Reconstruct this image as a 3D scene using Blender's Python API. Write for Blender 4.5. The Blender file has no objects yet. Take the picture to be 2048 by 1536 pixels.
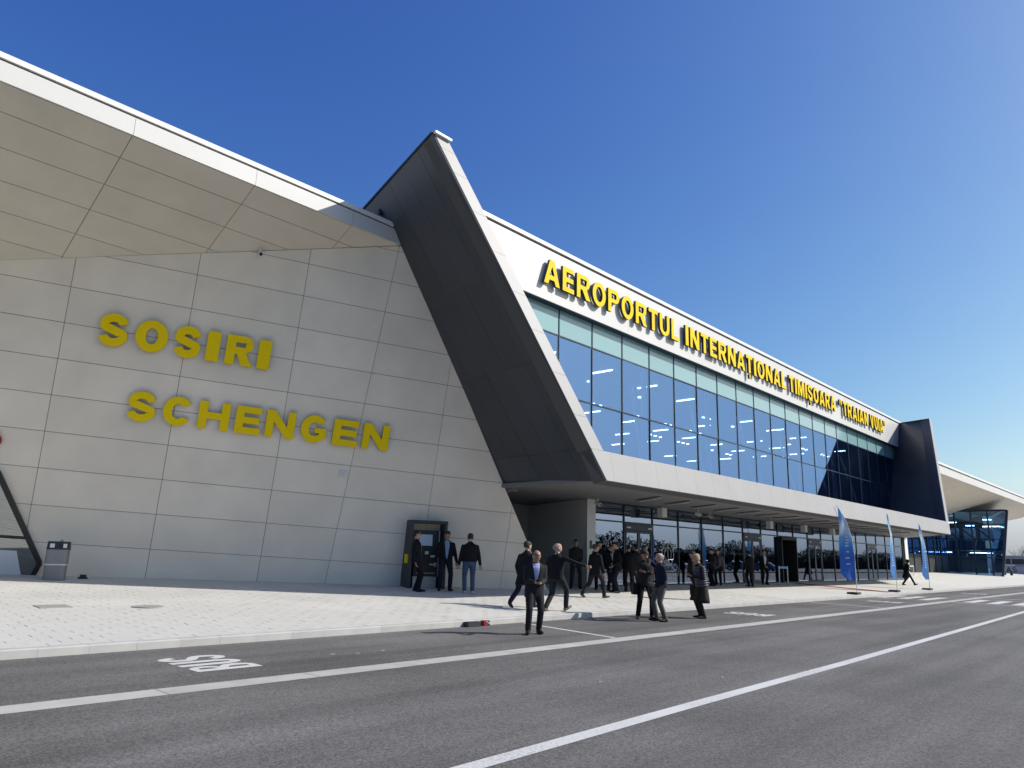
import bpy, bmesh, math, random
from mathutils import Vector, Matrix
R = math.radians
V = Vector
scene = bpy.context.scene
col = scene.collection

# ------------------------------------------------------------------ camera
YAW, PITCH, ROLL, FPX, CAMH = 0.746171555, 0.226953723, 0.030247271, 1460.0, 1.7
fw = V((math.cos(YAW)*math.cos(PITCH), math.sin(YAW)*math.cos(PITCH), math.sin(PITCH)))
rt = V((math.sin(YAW), -math.cos(YAW), 0)); up = rt.cross(fw)
rt2 = math.cos(ROLL)*rt + math.sin(ROLL)*up; up2 = -math.sin(ROLL)*rt + math.cos(ROLL)*up
cam = bpy.data.cameras.new('camera'); cam.sensor_width = 36; cam.lens = FPX/2048*36
cam.clip_start = 0.1; cam.clip_end = 9000
camo = bpy.data.objects.new('camera', cam); col.objects.link(camo)
m3 = Matrix((rt2, up2, -fw)).transposed()
camo.matrix_world = Matrix.Translation((0, 0, CAMH)) @ m3.to_4x4()
scene.camera = camo

# ------------------------------------------------------------------ sky, sun, exposure
SUN = V((0.746*0.805, -0.666*0.805, 0.593)).normalized()
EL = math.asin(SUN.z); AZ = math.atan2(SUN.x, SUN.y)
w = bpy.data.worlds.new('World'); scene.world = w; w.use_nodes = True
nt = w.node_tree; bg = nt.nodes['Background']
sky = nt.nodes.new('ShaderNodeTexSky'); sky.sky_type = 'NISHITA'; sky.sun_disc = False
sky.sun_elevation = EL; sky.sun_rotation = AZ
sky.altitude = 100; sky.air_density = 1.0; sky.dust_density = 1.6; sky.ozone_density = 5.0
sepc = nt.nodes.new('ShaderNodeSeparateColor'); comb = nt.nodes.new('ShaderNodeCombineColor'); nt.links.new(sky.outputs[0], sepc.inputs[0])
gr_ = []
for i_, (g_, k_) in enumerate(((1.52, 1.34), (1.30, 1.08), (.76, .86))):        # the camera's contrast: deepens the blue
    a_ = nt.nodes.new('ShaderNodeMath'); a_.operation = 'MULTIPLY'; a_.inputs[1].default_value = .14; nt.links.new(sepc.outputs[i_], a_.inputs[0])
    b_ = nt.nodes.new('ShaderNodeMath'); b_.operation = 'POWER'; b_.inputs[1].default_value = g_; nt.links.new(a_.outputs[0], b_.inputs[0])
    c_ = nt.nodes.new('ShaderNodeMath'); c_.operation = 'MULTIPLY'; c_.inputs[1].default_value = k_/.14; nt.links.new(b_.outputs[0], c_.inputs[0])
    gr_.append(c_)
for i_, lim in ((0, .90), (1, .965)):                                            # horizon haze stays white, never orange
    m_ = nt.nodes.new('ShaderNodeMath'); m_.operation = 'MULTIPLY'; m_.inputs[1].default_value = lim; nt.links.new(gr_[2].outputs[0], m_.inputs[0])
    n_ = nt.nodes.new('ShaderNodeMath'); n_.operation = 'MINIMUM'; nt.links.new(gr_[i_].outputs[0], n_.inputs[0]); nt.links.new(m_.outputs[0], n_.inputs[1])
    nt.links.new(n_.outputs[0], comb.inputs[i_])
nt.links.new(gr_[2].outputs[0], comb.inputs[2])
nt.links.new(comb.outputs[0], bg.inputs[0]); bg.inputs[1].default_value = 0.11
sl = bpy.data.lights.new('sun', 'SUN'); sl.energy = 3.7; sl.angle = R(0.53); sl.color = (1, 0.955, 0.885)
so = bpy.data.objects.new('sun', sl); col.objects.link(so)
so.rotation_euler = (-SUN).to_track_quat('-Z', 'Y').to_euler(); so.location = (60, -60, 60)
scene.view_settings.view_transform = 'Standard'; scene.view_settings.look = 'None'
scene.view_settings.exposure = 0.47; scene.view_settings.gamma = 1
scene.view_settings.use_curve_mapping = False

# ------------------------------------------------------------------ materials
def mat(name, c, rough=0.6, metal=0, noise=0, nscale=3.0, spec=0.5, bump=0, bscale=60, rnd=0, emit=None, estr=0, detail=4, coat=0):
    m = bpy.data.materials.new(name); m.use_nodes = True
    t = m.node_tree; p = t.nodes['Principled BSDF']
    p.inputs['Base Color'].default_value = (*c, 1); p.inputs['Roughness'].default_value = rough
    p.inputs['Metallic'].default_value = metal; p.inputs['Specular IOR Level'].default_value = spec
    p.inputs['Coat Weight'].default_value = coat
    src = None
    tc = t.nodes.new('ShaderNodeTexCoord')
    if noise:
        n = t.nodes.new('ShaderNodeTexNoise'); n.inputs['Scale'].default_value = nscale; n.inputs['Detail'].default_value = detail
        t.links.new(tc.outputs['Object'], n.inputs['Vector'])
        r_ = t.nodes.new('ShaderNodeMapRange'); r_.inputs['From Min'].default_value = .3; r_.inputs['From Max'].default_value = .7
        r_.inputs['To Min'].default_value = 1-noise; r_.inputs['To Max'].default_value = 1+noise
        t.links.new(n.outputs['Fac'], r_.inputs['Value']); src = r_.outputs[0]
    if rnd:
        oi = t.nodes.new('ShaderNodeObjectInfo')
        r2 = t.nodes.new('ShaderNodeMapRange'); r2.inputs['To Min'].default_value = 1-rnd; r2.inputs['To Max'].default_value = 1+rnd
        t.links.new(oi.outputs['Random'], r2.inputs['Value'])
        if src:
            mu = t.nodes.new('ShaderNodeMath'); mu.operation = 'MULTIPLY'
            t.links.new(src, mu.inputs[0]); t.links.new(r2.outputs[0], mu.inputs[1]); src = mu.outputs[0]
        else: src = r2.outputs[0]
    if src:
        mx = t.nodes.new('ShaderNodeMix'); mx.data_type = 'RGBA'; mx.blend_type = 'MULTIPLY'; mx.inputs[0].default_value = 1
        mx.inputs[6].default_value = (*c, 1); t.links.new(src, mx.inputs[7]); t.links.new(mx.outputs[2], p.inputs['Base Color'])
    if bump:
        n2 = t.nodes.new('ShaderNodeTexNoise'); n2.inputs['Scale'].default_value = bscale; n2.inputs['Detail'].default_value = 3
        t.links.new(tc.outputs['Object'], n2.inputs['Vector'])
        b = t.nodes.new('ShaderNodeBump'); b.inputs['Strength'].default_value = bump; b.inputs['Distance'].default_value = .02
        t.links.new(n2.outputs['Fac'], b.inputs['Height']); t.links.new(b.outputs[0], p.inputs['Normal'])
    if emit:
        p.inputs['Emission Color'].default_value = (*emit, 1); p.inputs['Emission Strength'].default_value = estr
    return m

def glass_mat(name, tint, refl, base):
    m = bpy.data.materials.new(name); m.use_nodes = True; t = m.node_tree
    for n in list(t.nodes): t.nodes.remove(n)
    o = t.nodes.new('ShaderNodeOutputMaterial'); mx = t.nodes.new('ShaderNodeMixShader')
    tr = t.nodes.new('ShaderNodeBsdfTransparent'); tr.inputs[0].default_value = (*tint, 1)
    gl = t.nodes.new('ShaderNodeBsdfGlossy'); gl.inputs['Color'].default_value = (*refl, 1); gl.inputs['Roughness'].default_value = 0.0
    fr = t.nodes.new('ShaderNodeLayerWeight'); fr.inputs['Blend'].default_value = .5
    pw_ = t.nodes.new('ShaderNodeMath'); pw_.operation = 'POWER'; pw_.inputs[1].default_value = 4.0; t.links.new(fr.outputs['Facing'], pw_.inputs[0])
    mr = t.nodes.new('ShaderNodeMapRange'); mr.inputs['To Min'].default_value = base; mr.inputs['To Max'].default_value = 1
    t.links.new(pw_.outputs[0], mr.inputs['Value']); t.links.new(mr.outputs[0], mx.inputs[0])
    t.links.new(tr.outputs[0], mx.inputs[1]); t.links.new(gl.outputs[0], mx.inputs[2]); t.links.new(mx.outputs[0], o.inputs[0])
    # slight waviness of the sheet
    tc = t.nodes.new('ShaderNodeTexCoord'); nz = t.nodes.new('ShaderNodeTexNoise'); nz.inputs['Scale'].default_value = .5; nz.inputs['Detail'].default_value = 1
    bp = t.nodes.new('ShaderNodeBump'); bp.inputs['Strength'].default_value = .03; bp.inputs['Distance'].default_value = .05
    t.links.new(tc.outputs['Object'], nz.inputs[0]); t.links.new(nz.outputs[0], bp.inputs['Height']); t.links.new(bp.outputs[0], gl.inputs['Normal'])
    return m

M = {}
M['panel'] = mat('concrete_panel', (.82, .72, .585), .75, noise=.07, nscale=.7, bump=.05, bscale=40, rnd=.035, detail=8)
M['soffpanel'] = mat('soffit_panel', (.74, .67, .565), .75, noise=.05, nscale=.8, rnd=.02)
M['gap'] = mat('joint_dark', (.10, .095, .09), .9)
M['fascia'] = mat('white_metal_fascia', (.66, .645, .615), .5, noise=.02, nscale=.5, rnd=.01)
M['cap'] = mat('white_cap', (.82, .81, .79), .4)
M['groove'] = mat('fascia_groove', (.12, .11, .10), .8)
M['anth'] = mat('anthracite_panel', (.050, .054, .064), .40, noise=.08, nscale=.7, rnd=.10)
M['anthin'] = mat('navy_fin_panel', (.050, .058, .094), .6, noise=.05, nscale=.5)
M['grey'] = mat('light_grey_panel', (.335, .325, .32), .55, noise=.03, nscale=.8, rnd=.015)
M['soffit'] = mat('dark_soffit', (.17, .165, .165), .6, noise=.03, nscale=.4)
M['slot'] = mat('light_slot', (.03, .03, .03), .5)
M['trim'] = mat('pale_trim', (.62, .62, .6), .5)
M['mull'] = mat('navy_mullion', (.014, .032, .055), .4, spec=.4)
M['glass'] = glass_mat('upper_glass', (.52, .64, .80), (.27, .45, .74), .42)
M['gglass'] = glass_mat('ground_glass', (.36, .42, .48), (.50, .58, .72), .42)
M['wglass'] = glass_mat('wing_glass', (.45, .62, .78), (.40, .56, .78), .24)
M['bglass'] = glass_mat('dark_window_glass', (.08, .1, .11), (.75, .8, .82), .42)
M['teal'] = mat('teal_spandrel', (.27, .45, .46), .12, spec=.6, rnd=.03)
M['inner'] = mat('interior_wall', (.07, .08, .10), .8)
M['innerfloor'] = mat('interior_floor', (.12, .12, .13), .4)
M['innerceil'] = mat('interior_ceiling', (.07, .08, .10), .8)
M['recess'] = mat('recess_wall', (.72, .72, .71), .6, noise=.03, nscale=.6)
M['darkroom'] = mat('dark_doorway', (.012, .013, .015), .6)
M['lamp'] = mat('led_strip', (1, 1, 1), .5, emit=(.86, .93, 1), estr=20)
M['yellow'] = mat('yellow_letter', (.90, .635, .003), .6, spec=.15, noise=.02, nscale=2)
M['letside'] = mat('letter_return', (.035, .03, .02), .5)
M['white'] = mat('white_paint', (.74, .73, .71), .6, noise=.05, nscale=4)
def worn_paint():
    m = bpy.data.materials.new('worn_white_paint'); m.use_nodes = True; t = m.node_tree; p = t.nodes['Principled BSDF']; L = t.links.new
    tc = t.nodes.new('ShaderNodeTexCoord')
    def nz(sc, d):
        n = t.nodes.new('ShaderNodeTexNoise'); n.inputs['Scale'].default_value = sc; n.inputs['Detail'].default_value = d; L(tc.outputs['Object'], n.inputs[0]); return n.outputs[0]
    def mr(f, a, b, c, d):
        r_ = t.nodes.new('ShaderNodeMapRange'); r_.inputs[1].default_value = a; r_.inputs[2].default_value = b; r_.inputs[3].default_value = c; r_.inputs[4].default_value = d; L(f, r_.inputs[0]); return r_.outputs[0]
    big_ = mr(nz(.7, 6), .35, .7, 0, .5); fin = mr(nz(28, 5), .42, .62, 0, 1)
    mu = t.nodes.new('ShaderNodeMath'); mu.operation = 'MULTIPLY'; L(big_, mu.inputs[0]); L(fin, mu.inputs[1])
    mx = t.nodes.new('ShaderNodeMix'); mx.data_type = 'RGBA'; mx.inputs[6].default_value = (.60, .59, .57, 1); mx.inputs[7].default_value = (.16, .155, .15, 1)
    L(mu.outputs[0], mx.inputs[0]); L(mx.outputs[2], p.inputs['Base Color']); p.inputs['Roughness'].default_value = .75
    return m
M['white'] = worn_paint()
M['wbox'] = mat('white_plastic', (.7, .7, .69), .5)
M['steel'] = mat('brushed_steel', (.42, .42, .43), .42, metal=.7, noise=.05, nscale=4)
M['black'] = mat('black_plastic', (.014, .014, .016), .45)
M['dkgrey'] = mat('dark_grey_metal', (.026, .028, .034), .45)
M['screen'] = mat('screen_notice', (.5, .58, .66), .3)
M['red'] = mat('red_paint', (.32, .015, .02), .45)
M['carpet'] = mat('red_carpet', (.36, .04, .045), .95, noise=.1, nscale=10)
M['bluelit'] = mat('blue_board', (.05, .22, .5), .5)
M['iron'] = mat('cast_iron', (.30, .29, .27), .8, noise=.1, nscale=20)
M['strip'] = mat('concrete_strip', (.43, .415, .39), .85, noise=.10, nscale=2.5, rnd=.05)
M['kerb'] = mat('kerb_stone', (.42, .41, .385), .85, noise=.06, nscale=3, rnd=.05)
M['sand'] = mat('joint_sand', (.20, .19, .17), 1)
M['paver'] = mat('pale_paver', (.545, .53, .49), .85, noise=.08, nscale=.6, rnd=.022, detail=7)

def asphalt():
    m = bpy.data.materials.new('asphalt'); m.use_nodes = True; t = m.node_tree; p = t.nodes['Principled BSDF']
    L = t.links.new
    tc = t.nodes.new('ShaderNodeTexCoord')
    def noise(s, d=4, vec=None):
        n = t.nodes.new('ShaderNodeTexNoise'); n.inputs['Scale'].default_value = s; n.inputs['Detail'].default_value = d
        L(vec or tc.outputs['Object'], n.inputs['Vector']); return n.outputs['Fac']
    def ramp(f, a, b, c0, c1):
        r_ = t.nodes.new('ShaderNodeMapRange'); r_.inputs[1].default_value = a; r_.inputs[2].default_value = b; r_.inputs[3].default_value = c0; r_.inputs[4].default_value = c1
        L(f, r_.inputs[0]); return r_.outputs[0]
    def mul(a, b):
        n = t.nodes.new('ShaderNodeMath'); n.operation = 'MULTIPLY'; L(a, n.inputs[0]); L(b, n.inputs[1]); return n.outputs[0]
    def add(a, b):
        n = t.nodes.new('ShaderNodeMath'); n.operation = 'ADD'; L(a, n.inputs[0]); L(b, n.inputs[1]); return n.outputs[0]
    mp = t.nodes.new('ShaderNodeMapping'); mp.inputs['Scale'].default_value = (.06, 1.2, 1); L(tc.outputs['Object'], mp.inputs[0])
    streak = ramp(noise(1.0, 6, mp.outputs[0]), .3, .7, .72, 1.30)       # wheel tracks along the lane
    patch = ramp(noise(.35, 6), .3, .7, .80, 1.18)
    vo = t.nodes.new('ShaderNodeTexVoronoi'); vo.inputs['Scale'].default_value = 55; L(tc.outputs['Object'], vo.inputs['Vector'])
    sep = t.nodes.new('ShaderNodeSeparateColor'); L(vo.outputs['Color'], sep.inputs[0])
    stone = ramp(sep.outputs[0], 0, 1, .62, 1.40)
    fine = ramp(noise(150, 2), .3, .7, .82, 1.18)
    v = mul(mul(streak, patch), mul(stone, fine))
    mp2 = t.nodes.new('ShaderNodeMapping'); mp2.inputs['Scale'].default_value = (.5, 2.4, 1); mp2.inputs['Rotation'].default_value = (0, 0, .12); L(tc.outputs['Object'], mp2.inputs[0])
    scuff = mul(ramp(noise(1.3, 6, mp2.outputs[0]), .66, .76, 0, .9), ramp(noise(9, 3), .5, .62, 0, 1))
    v = add(v, scuff)
    mx = t.nodes.new('ShaderNodeMix'); mx.data_type = 'RGBA'; mx.blend_type = 'MULTIPLY'; mx.inputs[0].default_value = 1
    mx.inputs[6].default_value = (.122, .116, .109, 1); L(v, mx.inputs[7]); L(mx.outputs[2], p.inputs['Base Color'])
    p.inputs['Roughness'].default_value = .85; p.inputs['Specular IOR Level'].default_value = .35
    b = t.nodes.new('ShaderNodeBump'); b.inputs['Strength'].default_value = .5; b.inputs['Distance'].default_value = .012
    L(stone, b.inputs['Height']); L(b.outputs[0], p.inputs['Normal'])
    return m
M['asphalt'] = asphalt()

def pavement_slab():
    m = mat('pavement_far', (.545, .525, .485), .85); t = m.node_tree; p = t.nodes['Principled BSDF']
    br = t.nodes.new('ShaderNodeTexBrick'); tc = t.nodes.new('ShaderNodeTexCoord'); t.links.new(tc.outputs['Object'], br.inputs['Vector'])
    br.inputs['Scale'].default_value = 1; br.inputs['Brick Width'].default_value = .45; br.inputs['Row Height'].default_value = .225
    br.inputs['Mortar Size'].default_value = .006; br.inputs['Color1'].default_value = (.61, .595, .545, 1); br.inputs['Color2'].default_value = (.58, .565, .515, 1)
    br.inputs['Mortar'].default_value = (.3, .29, .26, 1)
    t.links.new(br.outputs[0], p.inputs['Base Color']); return m
M['pavefar'] = pavement_slab()
M['grass'] = mat('dull_grass', (.10, .11, .05), 1, noise=.3, nscale=.3)

# ------------------------------------------------------------------ mesh helpers
class MB:
    def __init__(s): s.v = []; s.f = []; s.mi = []
    def face(s, pts, mi=0):
        b = len(s.v); s.v += [V(p) for p in pts]; s.f.append(tuple(range(b, b+len(pts)))); s.mi.append(mi); return s
    def prism(s, pts, d, mi=0, side=None):
        """polygon pts extruded by vector d"""
        pts = [V(p) for p in pts]; d = V(d); n = len(pts); b = len(s.v)
        nr = V((0, 0, 0))
        for i in range(n): nr += pts[i].cross(pts[(i+1) % n])
        if nr.dot(d) > 0: pts = pts[::-1]
        s.v += pts + [p+d for p in pts]
        s.f.append(tuple(range(b, b+n))); s.mi.append(mi)
        s.f.append(tuple(b+n+i for i in reversed(range(n)))); s.mi.append(mi)
        for i in range(n):
            k = (i+1) % n; s.f.append((b+k, b+i, b+n+i, b+n+k)); s.mi.append(mi if side is None else side)
        return s
    def box(s, x0, x1, y0, y1, z0, z1, mi=0):
        return s.prism([(x0, y0, z0), (x1, y0, z0), (x1, y1, z0), (x0, y1, z0)], (0, 0, z1-z0), mi)
    def bar(s, a, b, w, h, upv=(0, 0, 1), mi=0):
        a = V(a); b = V(b); d = (b-a).normalized(); x = d.cross(V(upv))
        if x.length < 1e-4: x = d.cross(V((1, 0, 0)))
        x.normalize(); y = x.cross(d)
        q = [a+x*w/2+y*h/2, a-x*w/2+y*h/2, a-x*w/2-y*h/2, a+x*w/2-y*h/2]
        return s.prism(q, b-a, mi)
    def tube(s, path, radii, n=8, mi=0, cap=True):
        """path of points, radii float or (a,b); section frame kept stable"""
        path = [V(p) for p in path]; rings = []; prev = None
        for i, p in enumerate(path):
            d = (path[min(i+1, len(path)-1)]-path[max(i-1, 0)])
            d = d.normalized() if d.length > 1e-9 else V((0, 0, 1))
            if prev is None:
                x = V((1, 0, 0)) - d*d.x
                if x.length < .2: x = V((0, 1, 0)) - d*d.y
            else: x = prev - d*prev.dot(d)
            x.normalize(); prev = x; y = d.cross(x)
            ra = radii[i] if isinstance(radii, (list, tuple)) else radii
            if not isinstance(ra, (list, tuple)): ra = (ra, ra)
            b = len(s.v)
            for k in range(n):
                a = 2*math.pi*k/n; s.v.append(p+x*math.cos(a)*ra[0]+y*math.sin(a)*ra[1])
            rings.append(b)
        for i in range(len(rings)-1):
            a, b = rings[i], rings[i+1]
            for k in range(n):
                k2 = (k+1) % n; s.f.append((a+k, a+k2, b+k2, b+k)); s.mi.append(mi)
        if cap:
            s.f.append(tuple(rings[0]+k for k in reversed(range(n)))); s.mi.append(mi)
            s.f.append(tuple(rings[-1]+k for k in range(n))); s.mi.append(mi)
        return s
    def loft(s, secs, n=16, mi=0):
        """secs: (cx,cy,z,a,b) horizontal ellipses, stacked"""
        rings = []
        for (cx, cy, z, a, b_) in secs:
            b = len(s.v)
            for k in range(n):
                t = 2*math.pi*k/n; s.v.append(V((cx+a*math.cos(t), cy+b_*math.sin(t), z)))
            rings.append(b)
        for i in range(len(rings)-1):
            a, b = rings[i], rings[i+1]
            for k in range(n):
                k2 = (k+1) % n; s.f.append((a+k, a+k2, b+k2, b+k)); s.mi.append(mi)
        s.f.append(tuple(rings[0]+k for k in reversed(range(n)))); s.mi.append(mi)
        s.f.append(tuple(rings[-1]+k for k in range(n))); s.mi.append(mi)
        return s
    def ball(s, c, r, n=10, mi=0):
        c = V(c); rr = r if isinstance(r, (list, tuple)) else (r, r, r); secs = []
        m = max(4, n//2)
        for i in range(m+1):
            t = -math.pi/2+math.pi*i/m; k = max(.05, math.cos(t))
            secs.append((c.x, c.y, c.z+rr[2]*math.sin(t), rr[0]*k, rr[1]*k))
        return s.loft(secs, n, mi)
    def build(s, name, mats, parent=None, smooth=False, local=False):
        me = bpy.data.meshes.new(name); org = V((0, 0, 0))
        if parent is not None and not local: org = ORG.get(parent.name, V((0, 0, 0)))
        me.from_pydata([p-org for p in s.v], [], s.f)
        if not isinstance(mats, (list, tuple)): mats = [mats]
        for m_ in mats: me.materials.append(m_)
        if len(mats) > 1: me.polygons.foreach_set('material_index', s.mi)
        if smooth: me.polygons.foreach_set('use_smooth', [True]*len(me.polygons))
        me.update()
        o = bpy.data.objects.new(name, me); col.objects.link(o)
        if parent is not None: o.parent = parent; ORG[o.name] = org
        else: ORG[o.name] = V((0, 0, 0))
        return o
ORG = {}
def tag(o, label=None, cat=None, group=None, kind=None):
    if label: o['label'] = label
    if cat: o['category'] = cat
    if group: o['group'] = group
    if kind: o['kind'] = kind
    return o
def thing(name, label, cat, loc=(0, 0, 0), group=None):
    o = bpy.data.objects.new(name, None); col.objects.link(o); o.location = loc; o.empty_display_size = .3
    ORG[o.name] = V(loc); return tag(o, label, cat, group)
def B(x0, x1, y0, y1, z0, z1, name, m, parent=None): return MB().box(x0, x1, y0, y1, z0, z1).build(name, m, parent)
def copy_tree(o, parent=None):
    c = o.copy(); col.objects.link(c); c.parent = parent
    for ch in list(o.children): copy_tree(ch, c)
    return c

def clip(poly, a, b, c):
    """keep a*x+b*y+c>=0"""
    out = []
    for i in range(len(poly)):
        p, q = poly[i], poly[(i+1) % len(poly)]
        fp = a*p[0]+b*p[1]+c; fq = a*q[0]+b*q[1]+c
        if fp >= 0: out.append(p)
        if (fp >= 0) != (fq >= 0):
            t = fp/(fp-fq); out.append((p[0]+t*(q[0]-p[0]), p[1]+t*(q[1]-p[1])))
    return out
def area(p): return .5*sum(p[i][0]*p[(i+1) % len(p)][1]-p[(i+1) % len(p)][0]*p[i][1] for i in range(len(p)))
def inset(poly, g):
    if len(poly) < 3: return []
    if area(poly) < 0: poly = poly[::-1]
    out = list(poly)
    for i in range(len(poly)):
        p, q = poly[i], poly[(i+1) % len(poly)]
        dx, dy = q[0]-p[0], q[1]-p[1]; l = math.hypot(dx, dy)
        if l < 1e-6: continue
        nx, ny = -dy/l, dx/l
        out = clip(out, nx, ny, -(nx*p[0]+ny*p[1])-g)
        if len(out) < 3: return []
    return out
def dedupe(poly):
    out = []
    for p in poly:
        if not out or math.hypot(p[0]-out[-1][0], p[1]-out[-1][1]) > 1e-4: out.append(p)
    if len(out) > 1 and math.hypot(out[0][0]-out[-1][0], out[0][1]-out[-1][1]) < 1e-4: out.pop()
    return out
TR = random.Random(77)
def panel(poly2, frame, th, name, m, parent, g=.006, proud=0, tilt=0):
    p = dedupe(inset(poly2, g))
    if len(p) < 3 or abs(area(p)) < .004: return None
    ta, tb = TR.uniform(-tilt, tilt), TR.uniform(-tilt, tilt)
    f = [frame(x, y)+FN[frame]*(proud+ta*(x-p[0][0])+tb*(y-p[0][1])) for x, y in p]
    return MB().prism(f, -FN[frame]*th).build(name, m, parent)
FN = {}

# pavement: a plane that rises gently from the kerb to the building
PSL = 0.043
def pz(y): return .13+PSL*(y-12.75)
P0 = lambda x, y: V((x, y, pz(y)))

# ================================================================== GROUND
tag(MB().face([(-3000, -3000, -.06), (4000, -3000, -.06), (4000, 3000, -.06), (-3000, 3000, -.06)]).build('ground', M['grass']), kind='structure')
road = tag(MB().face([(-120, -6.5, 0), (420, -6.5, 0), (420, 12.8, 0), (-120, 12.8, 0)]).build('road', M['asphalt']), kind='structure')
carpark = tag(MB().face([(-120, -34, .005), (420, -34, .005), (420, -9.3, .005), (-120, -9.3, .005)]).build('car_park', M['asphalt']), kind='structure')
med = tag(MB().box(-120, 420, -9.3, -6.5, -.05, .12).build('grass_verge', M['grass']), kind='structure')
def rect(x0, x1, y0, y1, z, name, m): return MB().face([(x0, y0, z), (x1, y0, z), (x1, y1, z), (x0, y1, z)]).build(name, m, road)
# flush concrete strip between the bays and the lane, stone by stone
x = -4.0; k = 0; rng = random.Random(3)
while x < 120:
    y0 = 8.88+.0045*max(0, x-8); x1 = x+2.0
    rect(x+.006, x1-.006, y0, y0+.42, .004, 'concrete_strip', M['strip']); x = x1
lp = [(-8, 4.38), (4.4, 4.55), (8.5, 4.66), (14, 4.76), (24, 5.02), (36, 5.35), (60, 6.0), (140, 8.1)]
for (xa_, ya_), (xb_, yb_) in zip(lp[:-1], lp[1:]):
    MB().face([(xa_, ya_-.095, .004), (xb_, yb_-.095, .004), (xb_, yb_+.095, .004), (xa_, ya_+.095, .004)]).build('lane_line', M['white'], road)
for xb in (14.25, 32.9, 51.5, 70): MB().face([(xb-.75, 9.35, .004), (xb-.62, 9.35, .004), (xb+.10, 12.55, .004), (xb-.03, 12.55, .004)]).build('bay_line', M['white'], road)
for i in range(14):
    yb = 12.1-i*.98
    if 8.7 < yb < 9.6: continue
    MB().face([(42.0, yb, .008), (46.0, yb, .008), (46.0, yb+.5, .008), (42.0, yb+.5, .008)]).build('zebra_bar', M['white'], road)
for xb in (41.3, 46.6, 49.3): MB().face([(xb, -.5, .004), (xb+.16, -.5, .004), (xb+.16, 12.55, .004), (xb, 12.55, .004)]).build('crossing_line', M['white'], road)

# sidewalk
sw = tag(MB().face([(-30, 12.9, pz(12.9)-.03), (32, 12.9, pz(12.9)-.03), (32, 40, pz(40)-.03), (-30, 40, pz(40)-.03)]).build('sidewalk', M['sand']), kind='structure')
MB().prism([(32, 12.9, pz(12.9)), (260, 12.9, pz(12.9)), (260, 40, pz(40)), (32, 40, pz(40))], (0, 0, -.1)).build('paving_slab', M['pavefar'], sw)
kb = MB(); kl = .7
kb.v = []; 
def kerb_mesh():
    b = MB(); prof = [(0, -.1), (0, .115), (.02, .133), (.16, .136), (.16, -.1)]
    b.prism([(0.0015, y, z) for y, z in prof], (kl-.003, 0, 0)); return b
km = kerb_mesh().build('kerb_stone', M['kerb'], sw); km.location = (-4, 12.72, 0)
for i in range(1, 200):
    c = km.copy(); col.objects.link(c); c.location = (-4+i*kl, 12.72+.002*rng.uniform(-1, 1), rng.uniform(-.002, .002))
# pavers
pl, pw = .45, .225
pv = MB(); gx = .005
pv.prism([(gx, gx, 0), (pl-gx, gx, 0), (pl-gx, pw-gx, (pw-gx)*PSL), (gx, pw-gx, (pw-gx)*PSL)], (0, 0, -.05))
cells = []
j = 0
y = 12.885
while y < 25.5:
    x = -1.5-(pl/2 if j % 2 else 0)
    while x < 32:
        cells.append((x, y)); x += pl
    y += pw; j += 1
fwd2 = V((fw.x, fw.y)); 
def pix(x, y, z):
    d = V((x, y, z-CAMH)); zc = d.dot(fw)
    return (d.dot(rt2)/zc*FPX+1024, -d.dot(up2)/zc*FPX+768)
inview = []; rest = []
for (x, y) in cells:
    px, py = pix(x, y, pz(y))
    (inview if (-20 < px < 900 and py < 1330) else rest).append((x, y))
inview.sort(key=lambda c: c[0]**2+c[1]**2)
rest += inview[300:]; inview = inview[:300]
pmesh = None
for i, (x, y) in enumerate(inview):
    if pmesh is None: o = pv.build('paver', M['paver'], sw); pmesh = o
    else: o = pmesh.copy(); col.objects.link(o)
    o.location = (x, y, pz(y)+rng.uniform(-.0025, .0025)); o.rotation_euler = (0, 0, rng.uniform(-.004, .004))
big = MB()
for (x, y) in rest:
    z = pz(y)+rng.uniform(-.0025, .0025)
    b = len(big.v); z2 = z+PSL*pw
    a = [(x+gx, y+gx, z), (x+pl-gx, y+gx, z), (x+pl-gx, y+pw-gx, z2), (x+gx, y+pw-gx, z2)]
    big.v += [V(p) for p in a]+[V(p)-V((0, 0, .03)) for p in a]
    big.f += [(b, b+1, b+2, b+3), (b, b+4, b+5, b+1), (b+1, b+5, b+6, b+2), (b+2, b+6, b+7, b+3), (b+3, b+7, b+4, b)]; big.mi += [0]*5
tag(big.build('paver_field', M['paver'], sw), kind='stuff')
# covers
mh = MB().loft([(6.95, 17.05, pz(17.05)-.02, .33, .33), (6.95, 17.05, pz(17.05)+.012, .33, .33)], 28).build('manhole_cover', M['iron'])
tag(mh, 'round grey manhole cover set in the pale paving', 'manhole')
tag(MB().prism([(4.95, 17.3, pz(17.3)+.012), (5.55, 17.3, pz(17.3)+.012), (5.55, 17.8, pz(17.8)+.012), (4.95, 17.8, pz(17.8)+.012)], (0, 0, -.04)).build('inspection_cover', M['iron']), 'rectangular inspection cover set in the pale paving', 'manhole')

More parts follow.
